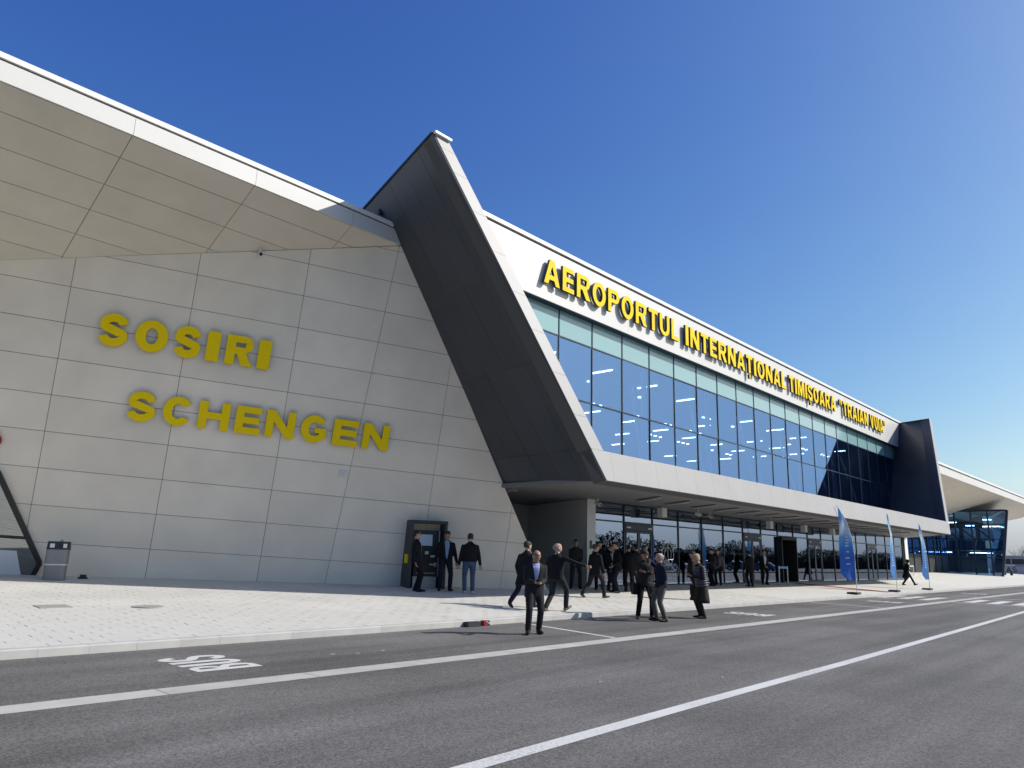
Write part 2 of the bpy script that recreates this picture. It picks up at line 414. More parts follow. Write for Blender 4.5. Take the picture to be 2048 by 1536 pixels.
# ================================================================== ARRIVALS WING (left)
Rr = V((0.91562, -0.40034, -0.03855)); Rr.normalize()
W0 = V((20.32, 19.08, .42))
n0 = Rr.cross(V((0, 0, 1))).normalized(); u0 = n0.cross(Rr); SLN = 0.20626
Jj = math.cos(SLN)*u0+math.sin(SLN)*n0
Wn = Rr.cross(Jj)
wallf = lambda u, v: W0+Rr*u+Jj*v
FN[wallf] = Wn
wing = thing('arrivals_wing', 'pale panelled building wing with overhanging leaning wall and wide soffit', 'building', (12, 23, .5))
wall_poly = [(-26, -1.2), (2.75, -1.2), (-5.5, 11.60), (-26, 6.08)]
def topv(u): return 11.56+(u+5.64)*.2692
us = [-28.1, -24.9, -21.65, -18.37, -15.1, -11.8, -8.54, None, -3.17, 0.0, 3.3]
def uline(u):       # (slope,const): u = c + s*v
    return (0.061, -6.353) if u is None else (0, u)
vs = [-1.534+.0]+[-.46+1.074*i for i in range(0, 13)]
for i in range(len(us)-1):
    s0, c0 = uline(us[i]); s1, c1 = uline(us[i+1])
    for v0, v1 in zip(vs[:-1], vs[1:]):
        p = clip(wall_poly, 1, -s0, -c0); p = clip(p, -1, s1, c1) if len(p) > 2 else []
        p = clip(p, 0, 1, -v0) if len(p) > 2 else []; p = clip(p, 0, -1, v1) if len(p) > 2 else []
        if len(p) > 2: panel(p, wallf, .03, 'wall_panel', M['panel'], wing, g=.0075)
MB().prism([wallf(u, v)-Wn*.02 for u, v in wall_poly], -Wn*.25).build('wall', M['gap'], wing)
# right-hand return strip and the volume behind
FZ, FY, SS = 11.97, 19.0, .499
sofz = lambda y: FZ-SS*(y-FY)
sofn = V((0, -SS, -1)).normalized()
soff = lambda x, y: V((x, y, sofz(y)))
FN[soff] = sofn
def joint_y(x):      # wall/soffit joint in plan
    a = wallf(-26, topv(-26)); b = wallf(-5.5, topv(-5.5)); t = (x-a.x)/(b.x-a.x); return a.y+t*(b.y-a.y)
xa = wallf(-26, 0).x
sof_poly = [(xa-4, FY+.01), (14.55, FY+.01), (14.55, joint_y(14.55)+.15), (xa-4, joint_y(xa-4)+.15)]
xs = [5.74+3.43*k for k in range(-6, 3)]+[16.1]; ys = [19.0-.20+.925*k for k in range(0, 18)]
for x0, x1 in zip(xs[:-1], xs[1:]):
    for y0, y1 in zip(ys[:-1], ys[1:]):
        p = sof_poly
        for (a, b, c) in ((1, 0, -x0), (-1, 0, x1), (0, 1, -y0), (0, -1, y1)):
            if len(p) > 2: p = clip(p, a, b, c)
        if len(p) > 2: panel(p, soff, .03, 'soffit_panel', M['soffpanel'], wing, g=.009)
MB().prism([soff(x, y)-sofn*.02 for x, y in sof_poly], (0, 0, .2)).build('soffit', M['gap'], wing)
# fascia
for x0, x1 in zip(xs[:-1], xs[1:]):
    x1 = min(x1, 14.62)
    MB().box(x0+.005, x1-.005, FY-.04, FY+.03, FZ+.005, FZ+.50).build('fascia_panel', M['fascia'], wing)
B(-26, 14.6, FY, FY+.3, FZ+.02, FZ+.56, 'fascia_core', M['groove'], wing)
B(-26, 14.45, FY-.07, FY+.5, FZ+.56, FZ+.70, 'roof_cap', M['cap'], wing)
B(-26, 14.3, FY+.3, 48, FZ+.1, FZ+.55, 'roof', M['fascia'], wing)
B(14.40, 14.58, FY-.06, FY+.18, FZ+.50, FZ+.98, 'roof_upstand', M['fascia'], wing)
MB().prism([(xa-4, joint_y(xa-4)+2, 0), (14.3, 22.4, 0), (14.3, 48, 0), (xa-4, 48, 0)], (0, 0, 9)).build('core_wall', M['gap'], wing)

# corner window far left
wp = [(-21, 2.55), (-16.05, 2.55), (-14.62, 0.02), (-14.80, -.55), (-21, -.55)]
win = thing('corner_window', 'dark slant-framed window at the left end of the panelled wall', 'window', tuple(wallf(-16, -.4)))
MB().prism([wallf(u, v)+Wn*.03 for u, v in wp], -Wn*.05).build('glass_pane', M['bglass'], win)
for a, b in zip(wp, wp[1:]+wp[:1]):
    MB().bar(wallf(*a)+Wn*.05, wallf(*b)+Wn*.05, .13, .14, Wn).build('window_frame', M['black'], win)
MB().bar(wallf(-21, .72)+Wn*.05, wallf(-15.05, .72)+Wn*.05, .06, .09, Wn).build('window_bar', M['black'], win)
MB().prism([wallf(u, v)+Wn*.034 for u, v in [(-21, -.48), (-15.0, -.48), (-15.25, .34), (-21, .34)]], Wn*.012).build('lower_panel', M['wbox'], win)
# red round sign left edge
c = wallf(-16.55, 3.42); rp = []
for k in range(32): a = 2*math.pi*k/32; rp.append(c+Wn*.10+Rr*.46*math.cos(a)+Jj*.30*math.sin(a))
sg = thing('round_sign', 'red round-ended sign cut off at the left edge of the wall', 'sign', tuple(c))
MB().prism(rp, -Wn*.08).build('sign_plate', M['red'], sg)
# junction box, wall camera
q = wallf(-6.36, 3.53)
jb = thing('junction_box', 'small pale square box fixed below the yellow letters', 'box', tuple(q))
MB().prism([q+Rr*a+Jj*b+Wn*.06 for a, b in ((-.11, -.11), (.11, -.11), (.11, .11), (-.11, .11))], -Wn*.06).build('box_body', M['wbox'], jb)
MB().prism([q+Rr*a+Jj*b+Wn*.075 for a, b in ((-.06, -.06), (.06, -.06), (.06, .06), (-.06, .06))], -Wn*.014).build('box_lid', M['trim'], jb)
def cctv(name, label, top, nrm, aim):
    top = V(top); t = thing(name, label, 'camera', tuple(top)); nrm = V(nrm); aim = V(aim).normalized()
    MB().tube([top, top+nrm*.16], .035, 10).build('bracket', M['wbox'], t)
    b = top+nrm*.2
    MB().tube([b-aim*.14, b-aim*.13, b+aim*.16, b+aim*.17], [.06, .085, .085, .08], 12).build('camera_body', M['wbox'], t, smooth=False)
    MB().tube([b+aim*.165, b+aim*.18], .055, 12).build('lens', M['black'], t)
cctv('security_camera', 'white security camera under the pale soffit above the panelled wall', (10.55, 20.95, sofz(20.95)-.01), (0, 0, -1), (-.3, -1, -.25))

# ------------------------------------------------------------------ glyphs (drawn as outlines)
def arc(cx, cy, rx, ry, a0, a1, n=14):
    return [(cx+rx*math.cos(R(a0+(a1-a0)*i/n)), cy+ry*math.sin(R(a0+(a1-a0)*i/n))) for i in range(n+1)]
def stroke(spine, s):
    L_, Rg = [], []
    for i, p in enumerate(spine):
        a = spine[max(0, i-1)]; b = spine[min(len(spine)-1, i+1)]
        dx, dy = b[0]-a[0], b[1]-a[1]; l = math.hypot(dx, dy); nx, ny = -dy/l, dx/l
        L_.append((p[0]+nx*s/2, p[1]+ny*s/2)); Rg.append((p[0]-nx*s/2, p[1]-ny*s/2))
    return L_+Rg[::-1]
def glyph(ch, w, s, t):
    """outlines in a w x 1 box; s = stem width, t = bar height"""
    if ch == 'I': return [[(0, 0), (w, 0), (w, 1), (0, 1)]]
    if ch == 'L': return [[(0, 0), (w, 0), (w, t), (s, t), (s, 1), (0, 1)]]
    if ch == 'H': return [[(0, 0), (s, 0), (s, .5-t/2), (w-s, .5-t/2), (w-s, 0), (w, 0), (w, 1), (w-s, 1), (w-s, .5+t/2), (s, .5+t/2), (s, 1), (0, 1)]]
    if ch == 'E': return [[(0, 0), (w, 0), (w, t), (s, t), (s, .5-t/2), (w*.93, .5-t/2), (w*.93, .5+t/2), (s, .5+t/2), (s, 1-t), (w*.98, 1-t), (w*.98, 1), (0, 1)]]
    if ch == 'T': return [[(w/2-s/2, 0), (w/2+s/2, 0), (w/2+s/2, 1-t), (w, 1-t), (w, 1), (0, 1), (0, 1-t), (w/2-s/2, 1-t)]]
    if ch == 'N': return [[(0, 0), (s*.95, 0), (s*.95, .58), (w-s, 0), (w, 0), (w, 1), (w-s*.95, 1), (w-s*.95, .42), (s, 1), (0, 1)]]
    if ch == 'V': return [[(w/2-s*.5, 0), (w/2+s*.5, 0), (w, 1), (w-s*1.02, 1), (w/2, .30), (s*1.02, 1), (0, 1)]]
    if ch == 'A':
        k = s*1.05
        return [[(0, 0), (k, 0), (k+.045*w*2, .19), (w-k-.045*w*2, .19), (w-k, 0), (w, 0), (w/2+s*.58, 1), (w/2-s*.58, 1)],
                [(w/2-.16*w, .38), (w/2+.16*w, .38), (w/2, .74)]]
    if ch == 'M': return [[(0, 0), (s*.9, 0), (s*.9, .66), (w/2-s*.38, 0), (w/2+s*.38, 0), (w-s*.9, .66), (w-s*.9, 0), (w, 0), (w, 1), (w-s*1.25, 1), (w/2, .40), (s*1.25, 1), (0, 1)]]
    if ch == 'O': return [arc(w/2, .5, w/2, .52, 0, 354, 36), arc(w/2, .5, w/2-s, .52-t*1.05, 0, 354, 36)]
    if ch == 'C': return [arc(w/2, .5, w/2, .52, 32, 328, 34)+arc(w/2, .5, w/2-s, .52-t*1.05, 318, 42, 30)]
    if ch == 'G':
        return [arc(w/2, .5, w/2, .52, 36, 316, 34)+[(w*.97, .16), (w*.97, .55), (w*.52, .55), (w*.52, .36), (w-s*1.02, .36), (w-s*1.02, .27)]+arc(w/2, .5, w/2-s, .52-t*1.05, 305, 46, 28)]
    if ch == 'U':
        return [[(0, 1)]+[(0, .38)]+arc(w/2, .38, w/2, .40, 180, 360, 18)+[(w, 1), (w-s, 1), (w-s, .38)]+arc(w/2, .38, w/2-s, .40-t, 360, 180, 18)+[(s, .38), (s, 1)]]
    if ch in 'PRB':
        h0 = .42 if ch != 'B' else .50
        cy = (1+h0)/2; ry = (1-h0)/2; rx = min(ry*.9, w*.45)
        top = [(w-rx, 1)]
        if ch == 'P':
            return [[(0, 0), (s, 0), (s, h0)]+[(w-rx, h0)]+arc(w-rx, cy, rx, ry, -85, 85, 14)+top[:1]+[(0, 1)],
                    [(s, h0+t*.95), (w-rx, h0+t*.95)]+arc(w-rx, cy, rx-s*.9 if rx > s else .03, ry-t*.95, -80, 80, 10)+[(w-rx, 1-t*.95), (s, 1-t*.95)]]
        if ch == 'R':
            return [[(0, 0), (s, 0), (s, .37), (w*.42, .37), (w-s*1.12, 0), (w+.03, 0), (w*.74, .42)]+arc(w-rx-.02, cy+.01, rx, ry-.01, -52, 85, 12)+[(w-rx-.02, 1), (0, 1)],
                    [(s, .37+t), (w-rx, .37+t)]+arc(w-rx-.02, cy+.03, max(.03, rx-s*.9), max(.04, ry-t*.95), -75, 80, 10)+[(w-rx-.02, 1-t*.95), (s, 1-t*.95)]]
        lo = .53; rx2 = w*.45
        return [[(0, 0), (w-rx2, 0)]+arc(w-rx2, lo/2, rx2, lo/2, -85, 78, 12)+arc(w-rx2-.02, (1+lo)/2, rx2*.93, (1-lo)/2, -76, 85, 12)+[(w-rx2, 1), (0, 1)],
                [(s, t*.8), (w-rx2, t*.8)]+arc(w-rx2, lo/2, max(.03, rx2-s), max(.03, lo/2-t*.8), -80, 80, 8)+[(s, lo-t*.5)],
                [(s, lo+t*.5)]+arc(w-rx2, (1+lo)/2, max(.03, rx2-s), max(.03, (1-lo)/2-t*.8), -80, 80, 8)+[(s, 1-t*.8)]]
    if ch == 'S':
        rx = w/2-s/2; ry = .26-t*.08; yb = ry+t/2-.02; yt = 1-ry-t/2+.02
        sp = arc(w/2, yt, rx*.96, ry, 12, 195, 16)+[(w*.30, .56), (w*.5, .5), (w*.70, .44)]+arc(w/2, yb, rx, ry, 15, -168, 16)
        return [stroke(sp, (s+t)/2*.98)]
    if ch == '”': return [[(.02, .62), (.10, .62), (w*.44, 1), (.0, 1)], [(w*.54+.02, .62), (w*.54+.10, .62), (w, 1), (w*.54, 1)]]
    return []
def letter_mesh(ch, w, h, s, t, depth, frame, x0, y0, nrm, mats, parent, name='letter'):
    base = {'Ț': 'T', 'Ș': 'S'}.get(ch, ch)
    polys = glyph(base, w/h, s, t)
    if ch in 'ȚȘ': polys = polys+[[(w/h/2-.05, -.30), (w/h/2+.03, -.30), (w/h/2+.08, -.07), (w/h/2-.07, -.07)]]
    cu = bpy.data.curves.new(name, 'CURVE'); cu.dimensions = '2D'; cu.fill_mode = 'BOTH' if depth else 'FRONT'
    for p in polys:
        p = dedupe(p); sp = cu.splines.new('POLY'); sp.points.add(len(p)-1)
        for q_, (x, y) in zip(sp.points, p): q_.co = (x*h, y*h, 0, 1)
        sp.use_cyclic_u = True
    cu.extrude = depth/2
    o = bpy.data.objects.new(name, cu); col.objects.link(o)
    me = bpy.data.meshes.new_from_object(o); bpy.data.objects.remove(o); bpy.data.curves.remove(cu)
    org = ORG.get(parent.name, V((0, 0, 0)))
    o0 = frame(0, 0); ax = (frame(1, 0)-o0); ay = (frame(0, 1)-o0)
    # local mesh kept flat, placed by matrix
    me.materials.clear()
    for m_ in mats: me.materials.append(m_)
    if len(mats) > 1:
        for f in me.polygons: f.material_index = 0 if f.normal.z > .9 else 1
    o = bpy.data.objects.new(name, me); col.objects.link(o); o.parent = parent
    rot = Matrix((ax.normalized(), ay.normalized(), nrm)).transposed().to_4x4()
    o.matrix_local = Matrix.Translation(frame(x0, y0)+nrm*depth/2-org) @ rot
    return o

LM = [M['yellow'], M['letside']]
sign1 = thing('wall_sign', 'raised yellow letters SOSIRI on the pale panelled wall', 'sign', tuple(wallf(-11.7, 6.6)))
off = .07
wl = lambda u, v: wallf(u, v)+Wn*off
for ch, (a, b) in zip('SOSIRI', [(-14.2, -13.38), (-13.2, -12.3), (-12.14, -11.34), (-11.19, -10.81), (-10.62, -9.80), (-9.65, -9.27)]):
    h = .94; letter_mesh(ch, b-a, h, .30, .245, .07, wl, a, 6.60, Wn, LM, sign1)
sign2 = thing('wall_sign', 'raised yellow letters SCHENGEN on the pale wall beneath SOSIRI', 'sign', tuple(wallf(-9, 4.5)))
for ch, (a, b) in zip('SCHENGEN', [(-13.1, -12.29), (-12.1, -11.26), (-11.09, -10.18), (-10.0, -9.22), (-9.07, -8.16), (-7.96, -7.11), (-6.91, -6.07), (-5.91, -5.01)]):
    letter_mesh(ch, b-a, .87, .29, .24, .07, wl, a, 4.48, Wn, LM, sign2)

# ================================================================== TERMINAL HALL
hall = thing('terminal_hall', 'main terminal building with slanted dark fins, blue glass front and white fascia', 'building', (45, 19, .4))
A0 = V((19.18, 13.52, 4.02)); LEAN = .19
fy = lambda z: 13.52+LEAN*(z-4.02)                       # leaning plane of the frame's front
finx = lambda y, z: 19.18+.1325*(y-13.52)-.663*(z-4.02)  # outer face of the left fin
fintop = lambda y: 14.01-.13*(y-15.42)
GY = 19.0
# left fin: body + panels on its outer face
finn = V((-.83, .11, -.55)).normalized()
YB = 24.0
body = [V((finx(13.55, 4.03), 13.56, 4.03)), V((finx(15.42, 14.0), 15.45, 13.97)), V((finx(YB, fintop(YB)), YB, fintop(YB)-.03)), V((finx(YB, 4.03), YB, 4.03))]
MB().prism([p-finn*.025 for p in body], (.55, 0, 0)).build('fin_core', M['gap'], hall)
finf = lambda y, z: V((finx(y, z), y, z)); FN[finf] = finn
fin_poly = [(13.52, 4.02), (15.42, 14.01), (YB, fintop(YB)), (YB, 4.02)]
zsm = [2, 5.0, 7.63, 10.18, 11.85, 15]
for kk in range(10):
    for z0, z1 in zip(zsm[:-1], zsm[1:]):
        p = clip(fin_poly, 0, 1, -z0)
        if len(p) > 2: p = clip(p, 0, -1, z1)
        wd = .92 if kk < 1 else 0
        ya = 13.52-.02+(1.0*kk)
        if len(p) > 2: p = clip(p, 1, -LEAN, -(ya-LEAN*4.02))
        if len(p) > 2: p = clip(p, -1, LEAN, (ya+1.0-LEAN*4.02))
        if len(p) > 2: panel(p, finf, .02, 'fin_panel', M['anth'], hall, g=.004, tilt=.002)
# frame front strip (light grey) : left leg panels
fnn = V((0, -1, LEAN)).normalized()
frf = lambda x, z: V((x, fy(z), z)); FN[frf] = fnn
# outer/inner edges
lo = lambda z: 19.18-.6325*(z-4.02)            # outer left edge x at height z
li = lambda z: 19.25-.643*(z-4.98)             # inner left edge
zz = [4.98, 6.0, 7.25, 8.5, 9.6, 10.75, 11.87, 12.95, 13.65, 14.0]
for z0, z1 in zip(zz[:-1], zz[1:]):
    t = .055                                    # seams are level on the inner side, tipping a little
    panel([(lo(z0), z0), (li(z0), z0), (li(z1), z1), (lo(z1), z1)], frf, .06, 'frame_panel', M['grey'], hall, g=.004, proud=.02)
MB().prism([frf(x, z)-fnn*.02 for x, z in [(lo(4.98), 4.98), (li(4.98)-.02, 4.98), (li(14.0)-.02, 14), (lo(14.0), 14)]], -fnn*.5).build('frame_leg', M['gap'], hall)
MB().bar(V((lo(14.0)-.05, fy(14)-.06, 14.05)), V((li(14.0)+.04, fy(14)-.06, 14.05)), .12, .07).build('frame_cap', M['cap'], hall)
MB().bar(V((lo(14.0)-.02, fy(14), 14.05)), V((finx(YB, fintop(YB)), YB, fintop(YB)+.04)), .16, .07).build('frame_cap', M['dkgrey'], hall)
# beam
xbs = [19.61+1.37*i for i in range(0, 33)]
xbs = [18.6]+[x for x in xbs if x < 62.9]+[64.1]
beam_poly = [(19.18, 4.02), (64.0, 4.02), (63.9, 4.98), (19.25, 4.98), (lo(4.98), 4.98)]
for x0, x1 in zip(xbs[:-1], xbs[1:]):
    p = clip(clip(beam_poly, 1, 0, -x0), -1, 0, x1)
    if len(p) > 2: panel(p, frf, .06, 'beam_panel', M['grey'], hall, g=.003, proud=.02)
MB().prism([frf(x, z)-fnn*.02 for x, z in [(19.2, 4.03), (63.95, 4.03), (63.85, 4.96), (18.7, 4.96)]], -fnn*.5).build('beam', M['gap'], hall)
# canopy soffit and slab
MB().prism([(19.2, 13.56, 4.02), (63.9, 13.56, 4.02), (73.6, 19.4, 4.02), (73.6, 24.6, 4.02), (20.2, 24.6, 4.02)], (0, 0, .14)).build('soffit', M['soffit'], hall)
B(27, 74, 18.9, 46, 4.2, 4.5, 'floor_slab', M['innerfloor'], hall)
MB().prism([(19.4, 14.1, 4.86), (63.7, 14.1, 4.86), (72.5, 19.2, 4.86), (20.3, 19.2, 4.86)], (0, 0, -.15)).build('ledge', M['grey'], hall)
# recessed light slots in the soffit
for i in range(17):
    xs0 = 26.45+2.3*i
    if xs0 > 62.5: break
    a = V((xs0, 17.05, 4.005)); b = V((xs0-1.25, 15.3, 4.005))
    if b.x > 60: b = V((xs0-.9, 15.9, 4.012))
    ls = MB().bar(a, b, .22, .02).build('light_slot', M['slot'], hall)
    MB().bar(a+V((.17, 0, -.02)), b+V((.17, 0, -.02)), .08, .06).build('slot_edge', M['trim'], ls)
# right leg and fin
ro_b, ri_b = V((64.0, fy(4.02), 4.02)), V((63.88, fy(4.98), 4.98)); ri_t = V((69.55, fy(14), 14.0)); ro_t = V((70.15, fy(14), 14.0))
MB().prism([p+fnn*.02 for p in (ro_b, V((64.62, fy(4.98), 4.98)), ro_t, ri_t, ri_b)], -fnn*.05).build('frame_panel', M['grey'], hall)
_pa, _pb, _pc = ri_b-fnn*.03, ri_t-fnn*.03, V((72.9, 19.0, 9.0))
_pn = (_pb-_pa).cross(_pc-_pa)
def finin(y, z): return _pa.x-(_pn.y*(y-_pa.y)+_pn.z*(z-_pa.z))/_pn.x
gx = lambda z: finin(19.0, z)
MB().face([_pa, _pb, V((finin(19.3, 14.3), 19.3, 14.3)), V((finin(19.3, 4.8), 19.3, 4.8))]).build('fin_inner_face', M['anthin'], hall)
fc = MB(); fc.face([ro_b-fnn*.03, ro_t-fnn*.03, V((76.6, 24, 13.2)), V((71.2, 24, 4.02))]); fc.face([ri_t-fnn*.03, ro_t-fnn*.03, V((76.6, 24, 13.2)), V((73.6, 19.3, 14.5))])
fc.build('fin_outer_face', M['anth'], hall)
# fascia
FYY = 18.62; fz0, fz1 = 12.02, 14.28
for x0 in [16.6+5.8*i for i in range(10)]:
    x1 = min(x0+5.8, 74.3)
    if x0 < x1: MB().box(x0+.004, x1-.004, FYY, FYY+.06, fz0, fz1).build('fascia_panel', M['fascia'], hall)
B(16.6, 74.28, FYY+.05, FYY+.5, fz0+.01, fz1+.08, 'fascia_core', M['groove'], hall)
B(16.6, 74.4, FYY-.08, FYY+1.2, fz1+.08, fz1+.24, 'roof_cap', M['cap'], hall)
B(16.6, 74.2, FYY+.5, 46, fz1-.35, fz1+.06, 'roof', M['fascia'], hall)
B(74.3, 74.34, FYY+.01, FYY+.6, fz0, fz1, 'fascia_end', M['fascia'], hall)
B(16.6, 74.2, FYY+.06, GY+.5, fz0-.02, fz0+.012, 'fascia_underside', M['mull'], hall)
# upper curtain wall
zrow = [4.62, 8.26, 10.84, 12.35]
glf = lambda x, z: V((x, GY, z)); FN[glf] = V((0, -1, 0))
fl = lambda z: finx(GY, z)+.35
fcl = [(fl(4.62), 4.62), (gx(4.62), 4.62), (gx(12.35), 12.35), (fl(12.35), 12.35)]
mx = [23.42+2.4*k for k in range(-4, 22)]+[76]
for r_ in range(3):
    for x0, x1 in zip(mx[:-1], mx[1:]):
        p = clip(clip(fcl, 1, 0, -x0), -1, 0, x1)
        if len(p) > 2: p = clip(p, 0, 1, -zrow[r_])
        if len(p) > 2: p = clip(p, 0, -1, zrow[r_+1])
        if len(p) < 3: continue
        if r_ == 2: panel(p, glf, .03, 'spandrel_pane', M['teal'], hall, g=.01)
        else: panel(p, glf, .03, 'glass_pane', M['glass'], hall, g=.01, tilt=.004)
for x0 in mx[:-1]:
    zb = max(4.62, 4.02+(19.18+.1325*5.48+.35-x0)/.663) if x0 < 20.3 else 4.62
    if x0 > gx(4.62): zb = 4.62+(x0-gx(4.62))/(gx(5.62)-gx(4.62))
    if zb < 12.3: B(x0-.028, x0+.028, GY-.03, GY+.12, zb, 12.38, 'mullion', M['mull'], hall)
for z in (8.26, 10.84, 12.30):
    MB().box(fl(z), gx(z), GY-.03, GY+.1, z-.028, z+.028).build('transom', M['mull'], hall)
# interior
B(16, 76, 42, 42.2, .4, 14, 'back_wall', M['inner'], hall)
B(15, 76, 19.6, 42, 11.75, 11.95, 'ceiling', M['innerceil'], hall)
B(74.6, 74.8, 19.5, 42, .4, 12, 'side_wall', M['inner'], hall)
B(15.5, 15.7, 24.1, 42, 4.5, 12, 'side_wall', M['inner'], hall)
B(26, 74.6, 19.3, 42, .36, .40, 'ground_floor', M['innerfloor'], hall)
B(27.9, 74.6, 32, 32.2, .4, 4.1, 'inner_partition', M['inner'], hall)
for i in range(8):
    xb = 26.4+7.2*i
    MB().tube([(xb, 21.2, 4.5), (xb, 21.2, 11.8)], .16, 10).build('column', M['wbox'], hall)
    MB().tube([(xb+.3, 21.2, 4.5), (xb+3.0, 24, 11.8)], .10, 8).build('brace', M['wbox'], hall)
lab_l = 'white linear ceiling light glowing behind the upper glass front'
proto = None; rng = random.Random(5)
for i in range(11):
    for jn, yy in enumerate((23.2, 27.0, 30.7, 34.4, 38.0)):
        x0 = 23.2+4.65*i+(.0 if jn % 2 == 0 else .0); ln = 1.35
        if rng.random() < .22: continue
        b = MB(); b.box(-.045, .045, -ln/2, ln/2, -.06, 0)
        if proto is None:
            o = b.build('ceiling_light', M['lamp'], None); proto = o
        else: o = proto.copy(); col.objects.link(o)
        o.location = (x0, yy, 11.74); tag(o, lab_l, 'light', 'linear lights on the hall ceiling')
lab_s = 'small bright downlight on the ceiling behind the upper glass'
proto = None
for i in range(11):
    for yy in (25.2, 28.9, 32.6):
        for dx in (1.5, 2.3, 3.1):
            if rng.random() < .5: continue
            if proto is None: o = MB().loft([(0, 0, -.05, .13, .13), (0, 0, 0, .13, .13)], 10).build('downlight', M['lamp']); proto = o
            else: o = proto.copy(); col.objects.link(o)
            o.location = (23.2+4.65*i+dx, yy, 11.74); tag(o, lab_s, 'light', 'downlights on the hall ceiling')
# ground floor glazing
gm = [25.89+2.41*k for k in range(0, 20)]
ZG = 3.2
doors = {1: 1, 6: 1, 10: 1, 15: 1}
OPEN = 8
for k in range(len(gm)-1):
    x0, x1 = gm[k]+.04, gm[k+1]-.04; zb = pz(GY)+.04
    MB().box(x0, x1, GY, GY+.03, ZG+.03, 4.0).build('glass_pane', M['gglass'], hall)
    if k == OPEN:
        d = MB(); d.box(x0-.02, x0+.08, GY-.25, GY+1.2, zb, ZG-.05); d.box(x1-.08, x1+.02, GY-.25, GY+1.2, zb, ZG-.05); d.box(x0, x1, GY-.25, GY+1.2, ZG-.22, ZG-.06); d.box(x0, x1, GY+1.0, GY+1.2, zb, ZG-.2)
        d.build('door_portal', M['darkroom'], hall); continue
    if k in doors:
        hd = MB().box(x0, x1, GY-.06, GY+.06, ZG-.34, ZG-.03).build('door_header', M['mull'], hall)
        MB().box(x0+.12, x0+.42, GY-.08, GY-.062, ZG-.25, ZG-.19).build('door_sensor', M['wbox'], hd)
        MB().box(x1-.42, x1-.12, GY-.08, GY-.062, ZG-.25, ZG-.19).build('door_sensor', M['wbox'], hd)
        for a, b in ((x0+.06, (x0+x1)/2-.01), ((x0+x1)/2+.01, x1-.06)):
            lf = MB(); 
            for (c0, c1, z0, z1) in ((a, a+.09, zb, ZG-.36), (b-.09, b, zb, ZG-.36), (a+.09, b-.09, zb, zb+.12), (a+.09, b-.09, ZG-.46, ZG-.36)): lf.box(c0, c1, GY-.035, GY+.03, z0, z1)
            lo_ = lf.build('door_leaf', M['mull'], hall)
            MB().box(a+.09, b-.09, GY-.005, GY+.015, zb+.12, ZG-.46).build('door_glass', M['gglass'], lo_)
    else:
        MB().box(x0, x1, GY, GY+.03, zb, ZG-.03).build('glass_pane', M['gglass'], hall)
for x0 in gm: B(x0-.035, x0+.035, GY-.04, GY+.1, .2, 4.02, 'mullion', M['mull'], hall)
B(gm[0], gm[-1], GY-.05, GY+.08, ZG-.03, ZG+.03, 'transom', M['mull'], hall)
B(gm[0], gm[-1], GY-.04, GY+.07, 3.93, 4.02, 'transom', M['mull'], hall)
B(gm[0], gm[-1], GY-.045, GY+.075, .2, pz(GY)+.06, 'sill', M['mull'], hall)
# line drawing stuck on one pane
dc = MB(); cxx, czz = 33.2-.55, 1.75
def ring(b, cx, cz, r0, r1, y, n=28):
    for i in range(n):
        a0, a1 = 2*math.pi*i/n, 2*math.pi*(i+1)/n
        b.face([(cx+r0*math.cos(a0), y, cz+r0*math.sin(a0)), (cx+r1*math.cos(a0), y, cz+r1*math.sin(a0)), (cx+r1*math.cos(a1), y, cz+r1*math.sin(a1)), (cx+r0*math.cos(a1), y, cz+r0*math.sin(a1))])
yd = GY-.006
ring(dc, 32.1, 1.85, .52, .56, yd); ring(dc, 32.1, 1.85, .30, .33, yd-.001); ring(dc, 31.5, 1.05, .30, .33, yd-.002); ring(dc, 32.75, 1.05, .30, .33, yd-.003)
for a, b in (((31.5, 1.05), (32.1, 1.55)), ((32.1, 1.55), (32.75, 1.05)), ((31.5, 1.05), (32.75, 1.05)), ((32.1, 1.05), (32.1, 2.4))):
    a, b = V((a[0], yd-.004, a[1])), V((b[0], yd-.004, b[1])); t = (b-a).normalized(); nn_ = V((t.z, 0, -t.x))*.018
    dc.face([a+nn_, b+nn_, b-nn_, a-nn_])
dc.build('glass_decal', M['white'], hall)
# recessed walls beside the entrance
MB().prism([(25.25, 18.78, .1), (25.84, 18.78, .1), (25.84, 19.2, .1), (25.5, 19.2, .1)], (0, 0, 3.92)).build('corner_pier', M['recess'], hall)
MB().prism([(25.3, 18.9, .1), (27.85, 24.4, .1), (28.05, 24.3, .1), (25.6, 19.15, .1)], (0, 0, 3.92)).build('recess_wall', M['recess'], hall)
MB().prism([(27.9, 24.35, .1), (19.4, 22.6, .1), (19.4, 22.9, .1), (27.9, 24.6, .1)], (0, 0, 3.92)).build('recess_wall', M['recess'], hall)
MB().prism([(20.2, 24.0, 3.9), (20.2, 18.2, 3.9), (19.9, 18.2, 3.9), (19.9, 24.0, 3.9)], (0, 0, .12)).build('soffit_edge', M['soffit'], hall)
MB().box(25.42, 25.58, 18.765, 18.78, 1.95, 2.3).build('wall_switch', M['black'], hall)
# end pier right
MB().prism([(72.0, 18.85, .1), (72.9, 18.85, .1), (73.9, 19.3, .1), (72.6, 19.3, .1)], (0, 0, 3.92)).build('end_pier', M['wbox'], hall)

